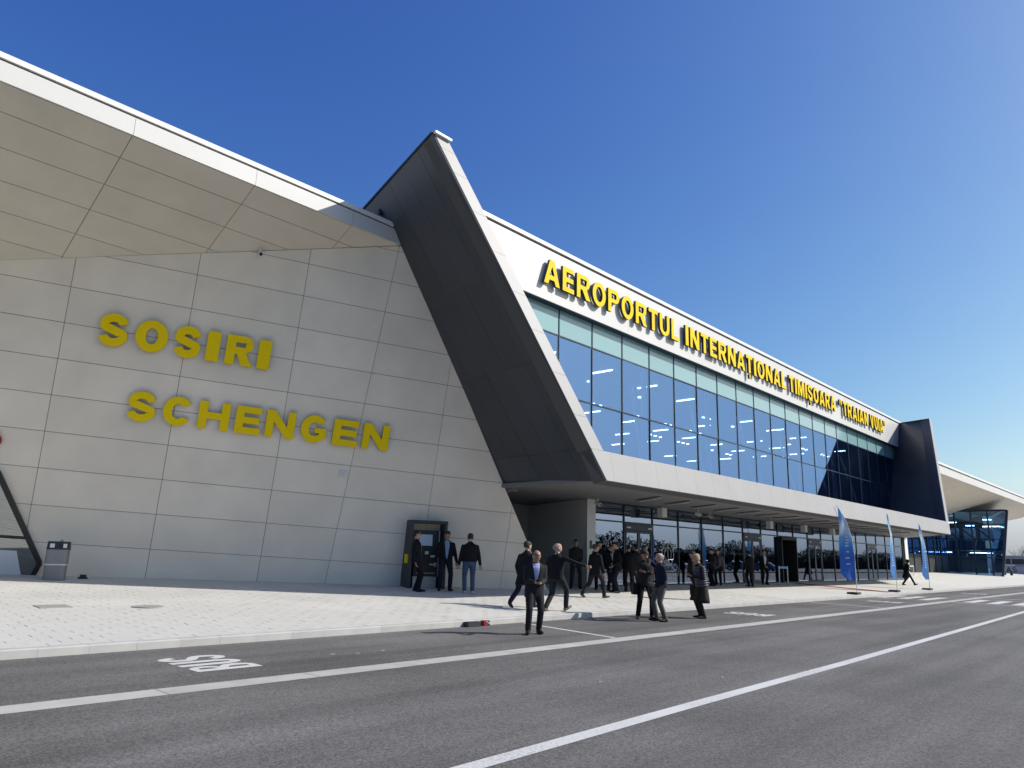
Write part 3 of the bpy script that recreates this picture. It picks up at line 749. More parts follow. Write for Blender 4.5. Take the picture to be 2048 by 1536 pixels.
# main sign
sgn = thing('roof_sign', 'long row of yellow letters across the white fascia of the terminal', 'sign', (45, FYY-.1, 12.6))
wordspec = [('AEROPORTUL', 21.67, 32.6), ('INTERNAȚIONAL', 33.3, 46.42), ('TIMIȘOARA', 46.95, 55.5), ('”TRAIAN', 56.45, 63.0), ('VUIA”', 63.6, 67.75)]
wid = {'I': .25, 'M': 1.0, 'A': .86, 'V': .84, 'N': .80, 'O': .84, 'R': .80, 'P': .74, 'E': .66, 'T': .70, 'Ț': .70, 'U': .78, 'L': .62, 'S': .74, 'Ș': .74, '”': .5}
sgf = lambda x, z: V((x, FYY-.09, z))
for word, xa_, xb_ in wordspec:
    gap = .17; tot = sum(wid[c_] for c_ in word)+gap*(len(word)-1); sc = (xb_-xa_)/tot; x = xa_
    for c_ in word:
        wch = wid[c_]*sc; h = 1.10
        letter_mesh(c_, wch, h, .225, .185, .13, sgf, x, 12.64, V((0, -1, 0)), LM, sgn)
        x += wch+gap*sc

# boxes and cameras under the canopy
for i, (x, lab) in enumerate([(30.4, 'white hanging box under the canopy nearest the recessed wall'), (42.4, 'white hanging box under the canopy above the second door'), (47.6, 'white hanging box under the canopy beside the open doorway'), (52.6, 'white hanging box under the canopy above the third door')]):
    t = thing('hanging_box', lab, 'box', (x, 18.3, 4.0))
    MB().box(x-.2, x+.2, 18.12, 18.4, 3.52, 3.95).build('box_body', M['wbox'], t)
    MB().box(x-.05, x+.05, 18.2, 18.3, 3.95, 4.02).build('bracket', M['trim'], t)
cctv('security_camera', 'white dome camera at the corner pier under the canopy', (25.2, 18.2, 4.02), (0, 0, -1), (-.2, -1, -.4))
cctv('security_camera', 'white camera under the canopy over the third window bay', (33.0, 17.8, 4.02), (0, 0, -1), (.2, -1, -.3))
cctv('security_camera', 'white camera under the canopy left of the far flags', (35.0, 18.2, 4.02), (0, 0, -1), (-.5, -1, -.3))
# obstruction light on the wing roof
ox, oy = 13.95, 19.35
t = thing('obstruction_light', 'small red-capped warning light on a stand above the left roof edge', 'lamp', (ox, oy, 12.6))
MB().tube([(ox, oy, 12.6), (ox, oy, 13.0)], .03, 8).build('stand', M['steel'], t)
MB().tube([(ox, oy, 12.95), (ox, oy, 12.97), (ox, oy, 13.16), (ox, oy, 13.18)], [.07, .09, .09, .06], 12).build('lamp_body', M['black'], t)
MB().ball((ox, oy, 13.24), (.08, .08, .09)).build('red_lens', M['red'], t)

# ================================================================== GLAZED WING (far right)
gw = thing('glazed_wing', 'far building wing with leaning blue glass end under a flat pale roof', 'building', (125, 24, .5))
XW = 125.0
gwf = lambda y, z: V((XW, y, z)); FN[gwf] = V((-1, 0, 0))
rs = lambda z: 20.45-.155*(z-.4)               # street-side slanted edge
wpoly = [(rs(.3), .3), (33, .3), (33, 9.62), (rs(9.62), 9.62)]
ym = [18+1.9*k for k in range(0, 9)]; zm = [.3, 2.6, 4.3, 4.95, 7.2, 8.6, 9.62]
ym = [17.0, 21.5, 23.6, 25.7, 27.8, 30, 33]; zm = [.3, 3.0, 3.55, 5.6, 7.7, 9.62]
for y0, y1 in zip(ym[:-1], ym[1:]):
    for z0, z1 in zip(zm[:-1], zm[1:]):
        p = wpoly
        for (a, b, c) in ((1, 0, -y0), (-1, 0, y1), (0, 1, -z0), (0, -1, z1)):
            if len(p) > 2: p = clip(p, a, b, c)
        if len(p) > 2: panel(p, gwf, .04, 'glass_pane', M['wglass'], gw, g=.05, tilt=.004)
for y0 in ym[1:-1]: B(XW-.12, XW+.1, y0-.09, y0+.09, .3, 9.6, 'mullion', M['mull'], gw)
for z0 in zm[1:-1]: MB().box(XW-.08, XW+.06, rs(z0), 33, z0-.07, z0+.07).build('transom', M['mull'], gw)
MB().bar(gwf(rs(.3), .3), gwf(rs(9.65), 9.65), .3, .3, (1, 0, 0)).build('edge_post', M['mull'], gw)
B(XW-.15, XW+.1, rs(9.62), 33, 9.5, 9.75, 'transom', M['mull'], gw)
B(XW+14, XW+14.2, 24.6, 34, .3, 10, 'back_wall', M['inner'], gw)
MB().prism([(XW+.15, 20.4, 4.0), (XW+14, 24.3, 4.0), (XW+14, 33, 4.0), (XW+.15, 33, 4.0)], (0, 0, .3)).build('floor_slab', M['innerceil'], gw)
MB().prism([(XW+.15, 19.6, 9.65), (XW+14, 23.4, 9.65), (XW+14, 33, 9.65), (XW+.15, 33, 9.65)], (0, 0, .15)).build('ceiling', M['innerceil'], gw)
MB().prism([(XW+.2, rs(.3)+.2, .3), (XW+14, rs(.3)+3.9, .3), (XW+14, rs(9.6)+3.9, 9.6), (XW+.2, rs(9.6)+.2, 9.6)], (0, .1, 0)).build('street_glass', M['wglass'], gw)
for i in range(4):
    y0 = 21.5+2.1*i
    MB().bar((XW+3, y0, 5.3), (XW+3, y0+2.1, 7.4), .2, .2, (1, 0, 0)).build('truss', M['dkgrey'], gw)
for i in range(4):
    B(XW+4, XW+4.1, 21.7+2.2*i, 23.3+2.2*i, 5.5, 7.3, 'bright_panel', M['screen'], gw)
rng = random.Random(9)
lab_w = 'white linear light glowing behind the far blue glass end'
proto = None
for i in range(16):
    b = MB().box(-.05, .05, -.55, .55, -.05, .05)
    if proto is None: o = b.build('wing_light', M['lamp']); proto = o
    else: o = proto.copy(); col.objects.link(o)
    o.location = (XW+rng.uniform(2, 6), 21.2+rng.uniform(0, 8), rng.choice([3.7, 3.7, 8.1, 7.6, 8.5]))
    tag(o, lab_w, 'light', 'linear lights in the far glazed wing')
# roof with sloping soffit
fzw = 11.25
sw2 = lambda y: fzw-.30*(y-19)
MB().face([(76, 19.02, fzw), (155, 19.02, fzw+.4), (158, 22, sw2(22)), (150, 30, sw2(30)), (76, 30, sw2(30))]).build('soffit', M['soffpanel'], gw)
for x0 in range(74, 154, 8): MB().prism([(x0+.02, 19, fzw+.005*(x0-76)), (x0+7.98, 19, fzw+.005*(x0+8-76)), (x0+7.98, 19, fzw+.8+.005*(x0+8-76)), (x0+.02, 19, fzw+.8+.005*(x0-76))], (0, .1, 0)).build('fascia_panel', M['fascia'], gw)
MB().prism([(74, 18.9, fzw+.95), (154, 18.9, fzw+1.35), (154, 18.9, fzw+1.55), (74, 18.9, fzw+1.15)], (0, .4, 0)).build('roof_cap', M['cap'], gw)
MB().prism([(74, 19.1, fzw+.7), (154, 19.1, fzw+1.1), (158, 22, fzw+1.1), (150, 46, fzw+1), (74, 46, fzw+.7)], (0, 0, .2)).build('roof', M['fascia'], gw)
# recessed link between hall and wing
for i in range(14):
    x0 = 74.8+3.55*i
    MB().box(x0+.06, x0+3.49, 27, 27.04, 3.1, 6.5).build('glass_pane', M['wglass'], gw)
    MB().box(x0-.06, x0+.06, 26.9, 27.1, .4, 6.6).build('mullion', M['mull'], gw)
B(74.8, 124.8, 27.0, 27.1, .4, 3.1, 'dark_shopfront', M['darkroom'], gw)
B(74.8, 124.8, 26.85, 27.3, 6.5, 11, 'link_wall', M['inner'], gw)
B(74.8, 124.8, 34, 34.2, .4, 8, 'link_back_wall', M['recess'], gw)
#__PART2__
# ================================================================== ROAD LETTERS
for X0 in (5.88, 23.8, 37.9, 56.5):
    bf = lambda u, v: V((X0-v, 10.16+u, .0045))
    u = 0
    for ch in 'BUS':
        letter_mesh(ch, .46, .96, .175, .155, 0, bf, u, 0, V((0, 0, 1)), [M['white']], road, 'painted_letter'); u += .50

# spilt paint and paper specks on the asphalt
rgp = random.Random(40)
for (x, y, r_) in [(5.05, 4.0, .045), (1.75, 6.9, .07), (7.35, 10.6, .03), (7.75, 10.45, .025), (8.3, 10.5, .025), (8.8, 6.3, .018), (10.6, 5.4, .018)]:
    n_ = 9; MB().face([(x+2.0*r_*rgp.uniform(.5, 1.2)*math.cos(2*math.pi*k/n_), y+r_*rgp.uniform(.4, 1.2)*math.sin(2*math.pi*k/n_), .0045) for k in range(n_)]).build('paint_spot', M['white'], road)

# ================================================================== STREET FURNITURE
Rh = V((Rr.x, Rr.y, 0)).normalized(); Nh = V((Rh.y, -Rh.x, 0)); Nh = Nh if Nh.y < 0 else -Nh
def kit(base):
    base = V(base)
    return lambda a, d, z: base+Rh*a+Nh*d+V((0, 0, z))
# cash machine
f = kit((17.28, 19.95, pz(19.7)-.03))
atm = thing('cash_machine', 'black cash machine kiosk with a lit notice against the pale wall', 'cash machine', tuple(f(0, 0, 0)))
def kb_(a0, a1, d0, d1, z0, z1, name, m, par): return MB().prism([f(a0, d0, z0), f(a1, d0, z0), f(a1, d1, z0), f(a0, d1, z0)], (0, 0, z1-z0)).build(name, m, par)
kb_(-.66, -.56, -.35, .55, 0, 2.2, 'side_panel', M['dkgrey'], atm); kb_(.56, .66, -.35, .55, 0, 2.2, 'side_panel', M['dkgrey'], atm)
kb_(-.66, .66, -.35, .58, 2.2, 2.30, 'top_panel', M['dkgrey'], atm); kb_(-.55, .55, -.35, -.25, .02, 2.19, 'back_panel', M['dkgrey'], atm)
mc = kb_(-.40, .44, -.24, .25, .42, 1.98, 'machine', M['black'], atm); kb_(-.40, .44, -.24, .22, .03, .41, 'plinth', M['steel'], atm)
kb_(-.25, .22, .252, .268, 1.45, 1.83, 'notice', M['screen'], mc); kb_(-.02, .1, .252, .275, 1.16, 1.26, 'card_slot', M['trim'], mc); kb_(.18, .34, .252, .275, 1.06, 1.13, 'keypad', M['trim'], mc)
kb_(.16, .34, .252, .27, .80, .84, 'cash_slot', M['trim'], mc); kb_(-.3, .38, .252, .262, .52, .535, 'trim_line', M['trim'], mc); kb_(.45, .49, -.2, .27, .42, 1.98, 'edge_strip', M['steel'], atm)
kb_(-.70, -.662, .1, .4, .85, 1.15, 'yellow_marker', M['yellow'], atm)
M['binmetal'] = mat('bin_metal', (.26, .25, .24), .5, metal=.35, noise=.06, nscale=5)
# litter bin
f = kit((6.95, 23.55, pz(23.5)))
bn = thing('litter_bin', 'grey metal litter bin with dark hood beside the corner window', 'litter bin', tuple(f(0, 0, 0)))
def rbox(a, d, z0, z1, a2=None, d2=None, n=24, e=4):
    b = MB(); rows = []
    for (aa, dd, z) in ((a, d, z0), (a2 or a, d2 or d, z1)):
        rr = []
        for k in range(n):
            t = 2*math.pi*k/n; ct, st = math.cos(t), math.sin(t)
            rr.append(f(aa*math.copysign(abs(ct)**(2/e), ct), dd*math.copysign(abs(st)**(2/e), st), z))
        rows.append(rr)
    b.v = rows[0]+rows[1]
    for k in range(n): k2 = (k+1) % n; b.f.append((k, k2, n+k2, n+k)); b.mi.append(0)
    b.f.append(tuple(reversed(range(n)))); b.f.append(tuple(range(n, 2*n))); b.mi += [0, 0]; return b
rbox(.27, .22, 0, .40).build('lower_body', M['binmetal'], bn); rbox(.285, .235, .40, .425).build('body_ring', M['cap'], bn); rbox(.28, .23, .425, .82).build('upper_body', M['binmetal'], bn)
hd = rbox(.29, .24, .82, 1.04, .27, .22).build('hood', M['dkgrey'], bn)
kb_(-.19, -.08, .236, .246, .87, .98, 'hood_opening', M['wbox'], hd); kb_(.02, .12, .236, .246, .87, .98, 'hood_opening', M['black'], hd); kb_(.13, .22, .232, .242, .87, .98, 'hood_opening', M['wbox'], hd)
MB().tube([f(.05, 0, 1.04), f(.05, 0, 1.09)], [.05, .03], 8).build('ash_cap', M['steel'], hd)
f = kit((7.75, 23.75, pz(23.7)))
sp = thing('floor_spotlight', 'tiny black spotlight on the paving at the wall foot', 'lamp', tuple(f(0, 0, 0)))
kb_(-.12, .12, -.08, .08, 0, .05, 'base', M['black'], sp); kb_(-.08, .08, -.05, .06, .05, .12, 'head', M['black'], sp)
# kerb drain with red holder
dr = thing('kerb_drain', 'dark drain opening at the kerb below the paving ring', 'drain', (10.9, 12.6, 0))
MB().box(12.35, 12.75, 12.55, 12.715, .004, .11).build('grate', M['dkgrey'], dr)
rb = thing('cable_drum', 'small red and black holder lying at the kerb', 'holder', (12.95, 12.6, 0))
MB().box(12.90, 13.0, 12.58, 12.70, .002, .12).build('holder_body', M['red'], rb); MB().box(13.0, 13.09, 12.59, 12.70, .002, .115).build('holder_end', M['black'], rb)
MB().tube([(12.96, 12.57, .10), (13.04, 12.46, .012)], .011, 6).build('handle', M['wbox'], rb)
# red carpet
cp = MB(); n_ = 10
for i in range(n_):
    y0 = 18.4-(18.4-13.1)*i/n_; y1 = 18.4-(18.4-13.1)*(i+1)/n_; x0 = 46.2; 
    cp.face([(x0-.55, y0, pz(y0)+.012), (x0+.55, y0, pz(y0)+.012), (x0+.55, y1, pz(y1)+.012), (x0-.55, y1, pz(y1)+.012)])
tag(cp.build('red_carpet', M['carpet']), 'narrow red carpet running from the open doorway to the kerb', 'carpet')
# barriers
def barrier(label, x0, x1, y, top=True, m='bluelit', h=1.05):
    t = thing('queue_barrier', label, 'barrier', (x0, y, pz(y)))
    for x in (x0, x1):
        MB().tube([(x, y, pz(y)+.02), (x, y, pz(y)+h)], .03, 8).build('post', M['cap'], t)
        MB().loft([(x, y, pz(y), .16, .16), (x, y, pz(y)+.03, .14, .14)], 14).build('post_base', M['steel'], t)
    MB().box(x0+.03, x1-.03, y-.02, y+.02, pz(y)+h-.14, pz(y)+h-.02).build('belt', M[m], t)
barrier('steel queue barrier with blue belt left of the open doorway', 42.55, 43.75, 17.9)
barrier('thin pale barrier posts in the shade behind the hooded walker', 77.5, 84, 23.0, m='trim')
barrier('thin pale barrier posts in the shade behind the third flag', 87, 92, 23.4, m='trim')

# flags
def flag_mat(name, ca, cb, cc):
    m = mat(name, ca, .7); t = m.node_tree; p = t.nodes['Principled BSDF']; L = t.links.new
    tc = t.nodes.new('ShaderNodeTexCoord'); sp_ = t.nodes.new('ShaderNodeSeparateXYZ'); L(tc.outputs['Object'], sp_.inputs[0])
    cr = t.nodes.new('ShaderNodeValToRGB'); e = cr.color_ramp.elements
    e[0].position = .0; e[0].color = (*cb, 1); e[1].position = 1; e[1].color = (*ca, 1)
    for pos, c in ((.42, cb), (.58, ca), (.72, cc), (.84, ca)): q = e.new(pos); q.color = (*c, 1)
    dv = t.nodes.new('ShaderNodeMath'); dv.operation = 'DIVIDE'; dv.inputs[1].default_value = 4.6
    nz = t.nodes.new('ShaderNodeTexNoise'); nz.inputs['Scale'].default_value = 2.2; L(tc.outputs['Object'], nz.inputs[0])
    ad = t.nodes.new('ShaderNodeMath'); ad.operation = 'MULTIPLY_ADD'; ad.inputs[1].default_value = .22; L(nz.outputs[0], ad.inputs[0]); L(dv.outputs[0], ad.inputs[2])
    sb = t.nodes.new('ShaderNodeMath'); sb.operation = 'SUBTRACT'; sb.inputs[1].default_value = .11; L(ad.outputs[0], sb.inputs[0])
    L(sp_.outputs[2], dv.inputs[0]); L(sb.outputs[0], cr.inputs[0]); L(cr.outputs[0], p.inputs['Base Color'])
    tr = t.nodes.new('ShaderNodeBsdfTranslucent'); L(cr.outputs[0], tr.inputs[0])
    mx_ = t.nodes.new('ShaderNodeMixShader'); mx_.inputs[0].default_value = .35
    L(p.outputs[0], mx_.inputs[1]); L(tr.outputs[0], mx_.inputs[2]); L(mx_.outputs[0], t.nodes['Material Output'].inputs[0])
    return m
FM = [flag_mat('blue_flag', (.10, .32, .68), (.03, .13, .52), (.55, .66, .75)), flag_mat('pale_blue_flag', (.16, .44, .72), (.05, .22, .58), (.6, .72, .78)), flag_mat('blue_flag_far', (.10, .33, .68), (.05, .2, .55), (.5, .6, .7))]
def flag(label, x, y, h, ang, m, wmax, seed):
    z0 = pz(y); t = thing('beach_flag', label, 'flag', (x, y, z0))
    d = V((math.cos(R(ang)), math.sin(R(ang)), 0)); side = V((-d.y, d.x, 0))
    MB().box(x-.32, x+.32, y-.10, y+.40, z0+.02, z0+.11).build('base_weight', M['dkgrey'], t)
    # pole bends over towards d at the top
    pts = []
    for i in range(15):
        s = i/14; pts.append(V((x, y, z0+.1))+V((0, 0, 1))*(h*(s-.06*s**4))+d*(wmax*.95*max(0, (s-.35)/.65)**2.3))
    MB().tube(pts, [.02-.011*i/14 for i in range(15)], 6).build('pole', M['cap'], t)
    b = MB(); rg = random.Random(seed); prev = None; N = 26; K = 6
    rows = []
    for i in range(N+1):
        s = .13+.87*i/N; q = s*14; i0 = min(13, int(q)); p = pts[i0].lerp(pts[i0+1], q-i0)
        edge = V((x, y, p.z))+d*(wmax*(1-.12*s)); wid_ = max(.01, (edge-p).dot(d))
        if s < .2: wid_ *= .55+.45*(s-.13)/.07
        rows.append([p+d*(wid_*k/K)+side*(.05*math.sin(s*9+seed)*(k/K)+.02*math.sin(s*21+k)) for k in range(K+1)])
    for i in range(N):
        for k in range(K): b.face([rows[i][k], rows[i][k+1], rows[i+1][k+1], rows[i+1][k]])
    cl = b.build('flag_cloth', m, t, smooth=True)
    # pale lettering strokes running up the cloth (too blurred to read)
    lt = MB(); rg2 = random.Random(seed+4)
    i = 5
    while i < 15:
        a = rows[i]; c = rows[i+1]; u0, u1 = 2, 4
        off_ = side*.012
        lt.face([a[u0].lerp(a[u1], .0)+off_, a[u0].lerp(a[u1], rg2.uniform(.4, 1))+off_, c[u0].lerp(c[u1], rg2.uniform(.3, 1))*.4+a[u0].lerp(a[u1], .6)*.6+off_, (c[u0]*.4+a[u0]*.6)+off_])
        i += 1 if rg2.random() < .75 else 2
    lt.build('flag_print', M['white'], cl)
flag('tall deep blue feather flag nearest the camera on the paving', 40.4, 12.99, 4.62, 140, FM[0], .84, 1)
flag('pale blue feather flag in the middle of the three', 47.3, 12.99, 4.58, 182, FM[1], .86, 2)
flag('blue feather flag farthest to the right on the paving', 54.45, 12.99, 4.32, 172, FM[2], .84, 3)

# ================================================================== FAR RIGHT: BUS, BOLLARDS
M['busgrey'] = mat('bus_grey', (.26, .27, .31), .4); M['buslight'] = mat('bus_light', (.44, .43, .48), .45); M['busglass'] = mat('bus_window', (.05, .06, .075), .1)
M['tyre'] = mat('tyre_rubber', (.012, .012, .012), .9)
bus = thing('parked_bus', 'two-tone grey bus parked beyond the far glazed wing', 'bus', (165, 21, .3))
MB().prism([(165, 28, .55), (165, 14.5, .55), (165, 14.3, 1.0), (165, 14.4, 1.9), (165, 28, 1.9)], (2.5, 0, 0)).build('lower_body', M['buslight'], bus)
MB().prism([(165.01, 28, 1.9), (165.01, 14.4, 1.9), (165.01, 14.7, 3.2), (165.05, 15.2, 3.9), (165.05, 28, 3.9)], (2.48, 0, 0)).build('upper_body', M['busgrey'], bus)
for i in range(6): MB().box(164.985, 165.0, 27.4-2.1*i-1.9, 27.4-2.1*i, 2.35, 3.3).build('window', M['busglass'], bus)
MB().box(164.98, 165.0, 24.9, 26.4, 2.05, 2.25).build('white_stripe', M['wbox'], bus)
for yy in (22.7, 16.6):
    wh = MB().tube([(164.9, yy, .72), (165.35, yy, .72)], .72, 24).build('wheel', M['tyre'], bus)
    MB().tube([(164.88, yy, .72), (164.9, yy, .72)], .3, 16).build('rim', M['steel'], wh)
bfr = lambda u, v: V((164.98, 27.2-u, .95+v))
for i, ch in enumerate('GAS'): letter_mesh(ch, .72, .85, .2, .16, .01, bfr, i*.9, 0, V((-1, 0, 0)), [M['dkgrey']], bus, 'letter')
for i in range(4):
    x, y = 140+.3*i, 24.4-.85*i; t = thing('bollard', ['dark bollard at the far paving edge, leftmost of four', 'dark bollard at the far paving edge, second of four', 'dark bollard at the far paving edge, third of four', 'dark bollard at the far paving edge, rightmost of four'][i], 'bollard', (x, y, .4), 'bollards at the far paving edge')
    MB().tube([(x, y, .3), (x, y, .34), (x, y, 1.15), (x, y, 1.25)], [.24, .22, .14, .05], 12).build('post', M['black'], t)
    MB().tube([(x, y, .8), (x, y, .92)], [.195, .185], 12).build('band', M['dkgrey'], t)

# ================================================================== TREES
M['bark'] = mat('bark', (.20, .18, .15), .95, noise=.2, nscale=6); M['twig'] = mat('twig', (.24, .21, .18), .95)
M['hedge'] = mat('evergreen', (.020, .030, .015), .9, noise=.3, nscale=1.5)
def bare_tree(seed, h, spread, poplar):
    rg = random.Random(seed); tr = MB(); tw = MB()
    def grow(p, d, l, r, lev):
        pts = [p]; n = 3
        for i in range(n):
            d = (d+V((rg.uniform(-.12, .12), rg.uniform(-.12, .12), rg.uniform(0, .12)))).normalized(); p = p+d*l/n; pts.append(p)
        (tr if lev < 2 else tw).tube(pts, [r*(1-.42*i/n) for i in range(n+1)], 6 if lev < 2 else 3, cap=False)
        if lev >= 4: return
        k = {0: 7, 1: 5, 2: 5, 3: 4}[lev]
        for i in range(k):
            t = rg.uniform(.3, 1) if lev else rg.uniform(.25, 1)
            q = pts[0].lerp(pts[-1], t); a = rg.uniform(0, 6.28); s_ = spread*rg.uniform(.6, 1.2)
            nd = (d*(1.0 if poplar else .55)+V((math.cos(a)*s_, math.sin(a)*s_, .45 if poplar else .18))).normalized()
            grow(q, nd, l*rg.uniform(.42, .62), r*.45, lev+1)
    grow(V((0, 0, -.2)), V((0, 0, 1)), h*.55, h*.018, 0)
    return tr, tw
def tree(label, seed, h, spread, poplar, loc, group):
    tr, tw = bare_tree(seed, h, spread, poplar)
    t = thing('bare_tree', label, 'tree', loc, group)
    tr.build('trunk', M['bark'], t, local=True); tw.build('crown', M['twig'], t, local=True); return t
protos = [tree('bare leafless poplar across the car park behind the photographer', 11, 11, .3, True, (30, -37, 0), 'bare trees across the car park'),
          tree('bare leafless poplar across the car park behind the photographer', 12, 8.5, .35, True, (18, -38, 0), 'bare trees across the car park'),
          tree('bare leafless poplar across the car park behind the photographer', 13, 7.5, .6, False, (60, -38, 0), 'bare trees across the car park')]
rg = random.Random(21)
for i in range(22):
    o = copy_tree(protos[rg.choice([0, 1, 1, 2, 2])]); x = -20+i*9+rg.uniform(-3, 3) if i < 16 else 130+(i-16)*22
    o.location = (x, -38+rg.uniform(-2, 2), 0); s_ = rg.uniform(.55, 1.0); o.scale = (s_, s_, s_); o.rotation_euler = (0, 0, rg.uniform(0, 6.28))
for i, (x, y, s_, lab) in enumerate([(300, 44, 1.5, 'bare tree just right of the far glazed wing, low and wide'), (300, 38.5, 2.3, 'tallest bare tree in the gap right of the glazed wing'), (310, 34.5, 1.9, 'bare tree at the right edge above the grey bus'), (296, 31, 1.3, 'small bare tree cut by the right edge of the picture')]):
    o = copy_tree(protos[[2, 0, 1, 2][i]]); o.location = (x, y, 0); o.scale = (s_, s_, s_); tag(o, lab, 'tree', 'bare trees beyond the far wing')
# evergreen hedge mass behind the car park
hg = MB()
for i in range(90000):
    x = rg.uniform(-60, 330); top = 4.3+.8*math.sin(x*.13)+.6*math.sin(x*.41+1)+.35*math.sin(x*1.1)
    y = -36.5+rg.uniform(-2.2, 1.4); z = rg.uniform(0, 1)**1.15*top
    s_ = rg.uniform(.10, .24); a = V((rg.uniform(-1, 1), rg.uniform(-1, 1), rg.uniform(-1, 1))).normalized(); b = a.orthogonal().normalized()
    c = V((x, y, z)); hg.face([c-a*s_, c+b*s_*.6, c+a*s_, c-b*s_*.6])
tag(hg.build('hedge', M['hedge']), 'dark evergreen hedge along the back of the car park', 'hedge', kind='stuff')
tag(MB().prism([(-60, -38.2, 0), (330, -38.2, 0), (330, -37.6, 0), (-60, -37.6, 0)], (0, 0, 2.7)).build('hedge_core', M['hedge']), 'dense dark inner mass of the hedge behind the car park', 'hedge', kind='stuff')

# ================================================================== CARS (car park behind the photographer, seen mirrored in the glass)
def car_paint(n, c): return mat('paint_'+n, c, .28, spec=.6, coat=.6)
CP = {'silver': car_paint('silver', (.42, .43, .44)), 'white': car_paint('white', (.68, .68, .67)), 'black': car_paint('black', (.02, .02, .022)), 'blue': car_paint('blue', (.03, .07, .2)), 'red': car_paint('red', (.32, .02, .02)), 'grey': car_paint('grey', (.12, .125, .13))}
M['carglass'] = mat('car_glass', (.015, .018, .02), .06, spec=.8); M['lampw'] = mat('headlamp', (.75, .77, .8), .15); M['lampr'] = mat('tail_lamp', (.3, .01, .01), .25)
def make_car(colr):
    t = thing('parked_car', '', 'car', (0, 0, 0))
    def shell(stations, name, m, par):
        b = MB(); rows = []
        for (x, zb, zt, wb, wt) in stations:
            rows.append([V((x, -wb, zb)), V((x, -wb*1.03, (zb+zt)/2)), V((x, -wt, zt)), V((x, -wt*.5, zt+.02)), V((x, wt*.5, zt+.02)), V((x, wt, zt)), V((x, wb*1.03, (zb+zt)/2)), V((x, wb, zb))])
        for r0, r1 in zip(rows[:-1], rows[1:]):
            for k in range(8): b.face([r0[k], r0[(k+1) % 8], r1[(k+1) % 8], r1[k]])
        b.face(rows[0][::-1]); b.face(rows[-1]); return b.build(name, m, par, local=True)
    bd = shell([(-2.15, .38, .72, .62, .60), (-2.05, .27, .84, .80, .76), (-1.3, .22, .95, .88, .82), (-.2, .2, .96, .89, .83), (1.1, .22, .97, .88, .80), (1.85, .26, .93, .82, .74), (2.1, .38, .80, .68, .62)], 'body', CP[colr], t)
    gh = shell([(-1.15, .93, .95, .76, .74), (-.45, .93, 1.38, .76, .58), (.2, .93, 1.45, .76, .58), (1.0, .93, 1.40, .75, .57), (1.75, .93, .97, .70, .62)], 'windows', M['carglass'], t)
    shell([(-.42, 1.37, 1.42, .60, .56), (.2, 1.43, 1.48, .60, .57), (.98, 1.38, 1.43, .59, .55)], 'roof', CP[colr], t)
    for x in (-1.32, 1.3):
        for s_ in (-1, 1):
            wh = MB().tube([(x, s_*.72, .32), (x, s_*.91, .32)], .32, 20).build('wheel', M['tyre'], t, local=True)
            MB().tube([(x, s_*.90, .32), (x, s_*.92, .32)], .2, 14).build('rim', M['steel'], wh, local=True)
    for s_ in (-1, 1):
        MB().ball((-2.02, s_*.62, .68), (.12, .17, .09)).build('headlight', M['lampw'], t, local=True)
        MB().ball((2.02, s_*.58, .76), (.09, .14, .08)).build('tail_light', M['lampr'], t, local=True)
        MB().ball((-.85, s_*.94, 1.0), (.07, .12, .07)).build('mirror', CP[colr], t, local=True)
    return t
cars = {c: make_car(c) for c in CP}; used = set()
xs_ = [-14, -11, -5, -2, 3.5, 9, 12, 18, 21, 27, 30, 36, 42, 45, 51, 54, 60, 66, 72, 78, 84, 90, 99, 108, 117]
for i, x in enumerate(xs_):
    c = ['silver', 'white', 'black', 'grey', 'blue', 'silver', 'red', 'grey', 'white', 'black'][i % 10]
    o = cars[c] if c not in used else copy_tree(cars[c]); used.add(c)
    tag(o, f'{c} car parked across the road, seen only mirrored in the glass', 'car', f'{c} cars in the car park')
    o.location = (x, -13.5 if i % 3 else -13.9, .005); o.rotation_euler = (0, 0, R(-90 if i % 4 else 90))

# ================================================================== PEOPLE
import numpy as np
SK = {'light': mat('skin_light', (.46, .27, .19), .55), 'tan': mat('skin_tan', (.33, .18, .12), .55), 'pale': mat('skin_pale', (.55, .36, .28), .55)}
HAIR = {'dark': mat('hair_dark', (.018, .014, .012), .7, bump=.4, bscale=80), 'brown': mat('hair_brown', (.05, .03, .018), .7, bump=.4, bscale=80), 'grey': mat('hair_grey', (.22, .21, .20), .7), 'blond': mat('hair_blond', (.38, .26, .15), .7), 'black': mat('cap_black', (.012, .012, .013), .8)}
CL = {}
def cloth(c, r=.85):
    if (c, r) not in CL: CL[(c, r)] = mat('cloth_%d' % len(CL), c, r, noise=.12, nscale=14, bump=.35, bscale=26, spec=.2)
    return CL[(c, r)]
BLK = (.010, .010, .012); NAVY = (.012, .015, .028); CHAR = (.022, .022, .025); JEAN = (.055, .085, .15); KHAKI = (.10, .095, .08); GREYC = (.10, .10, .105)

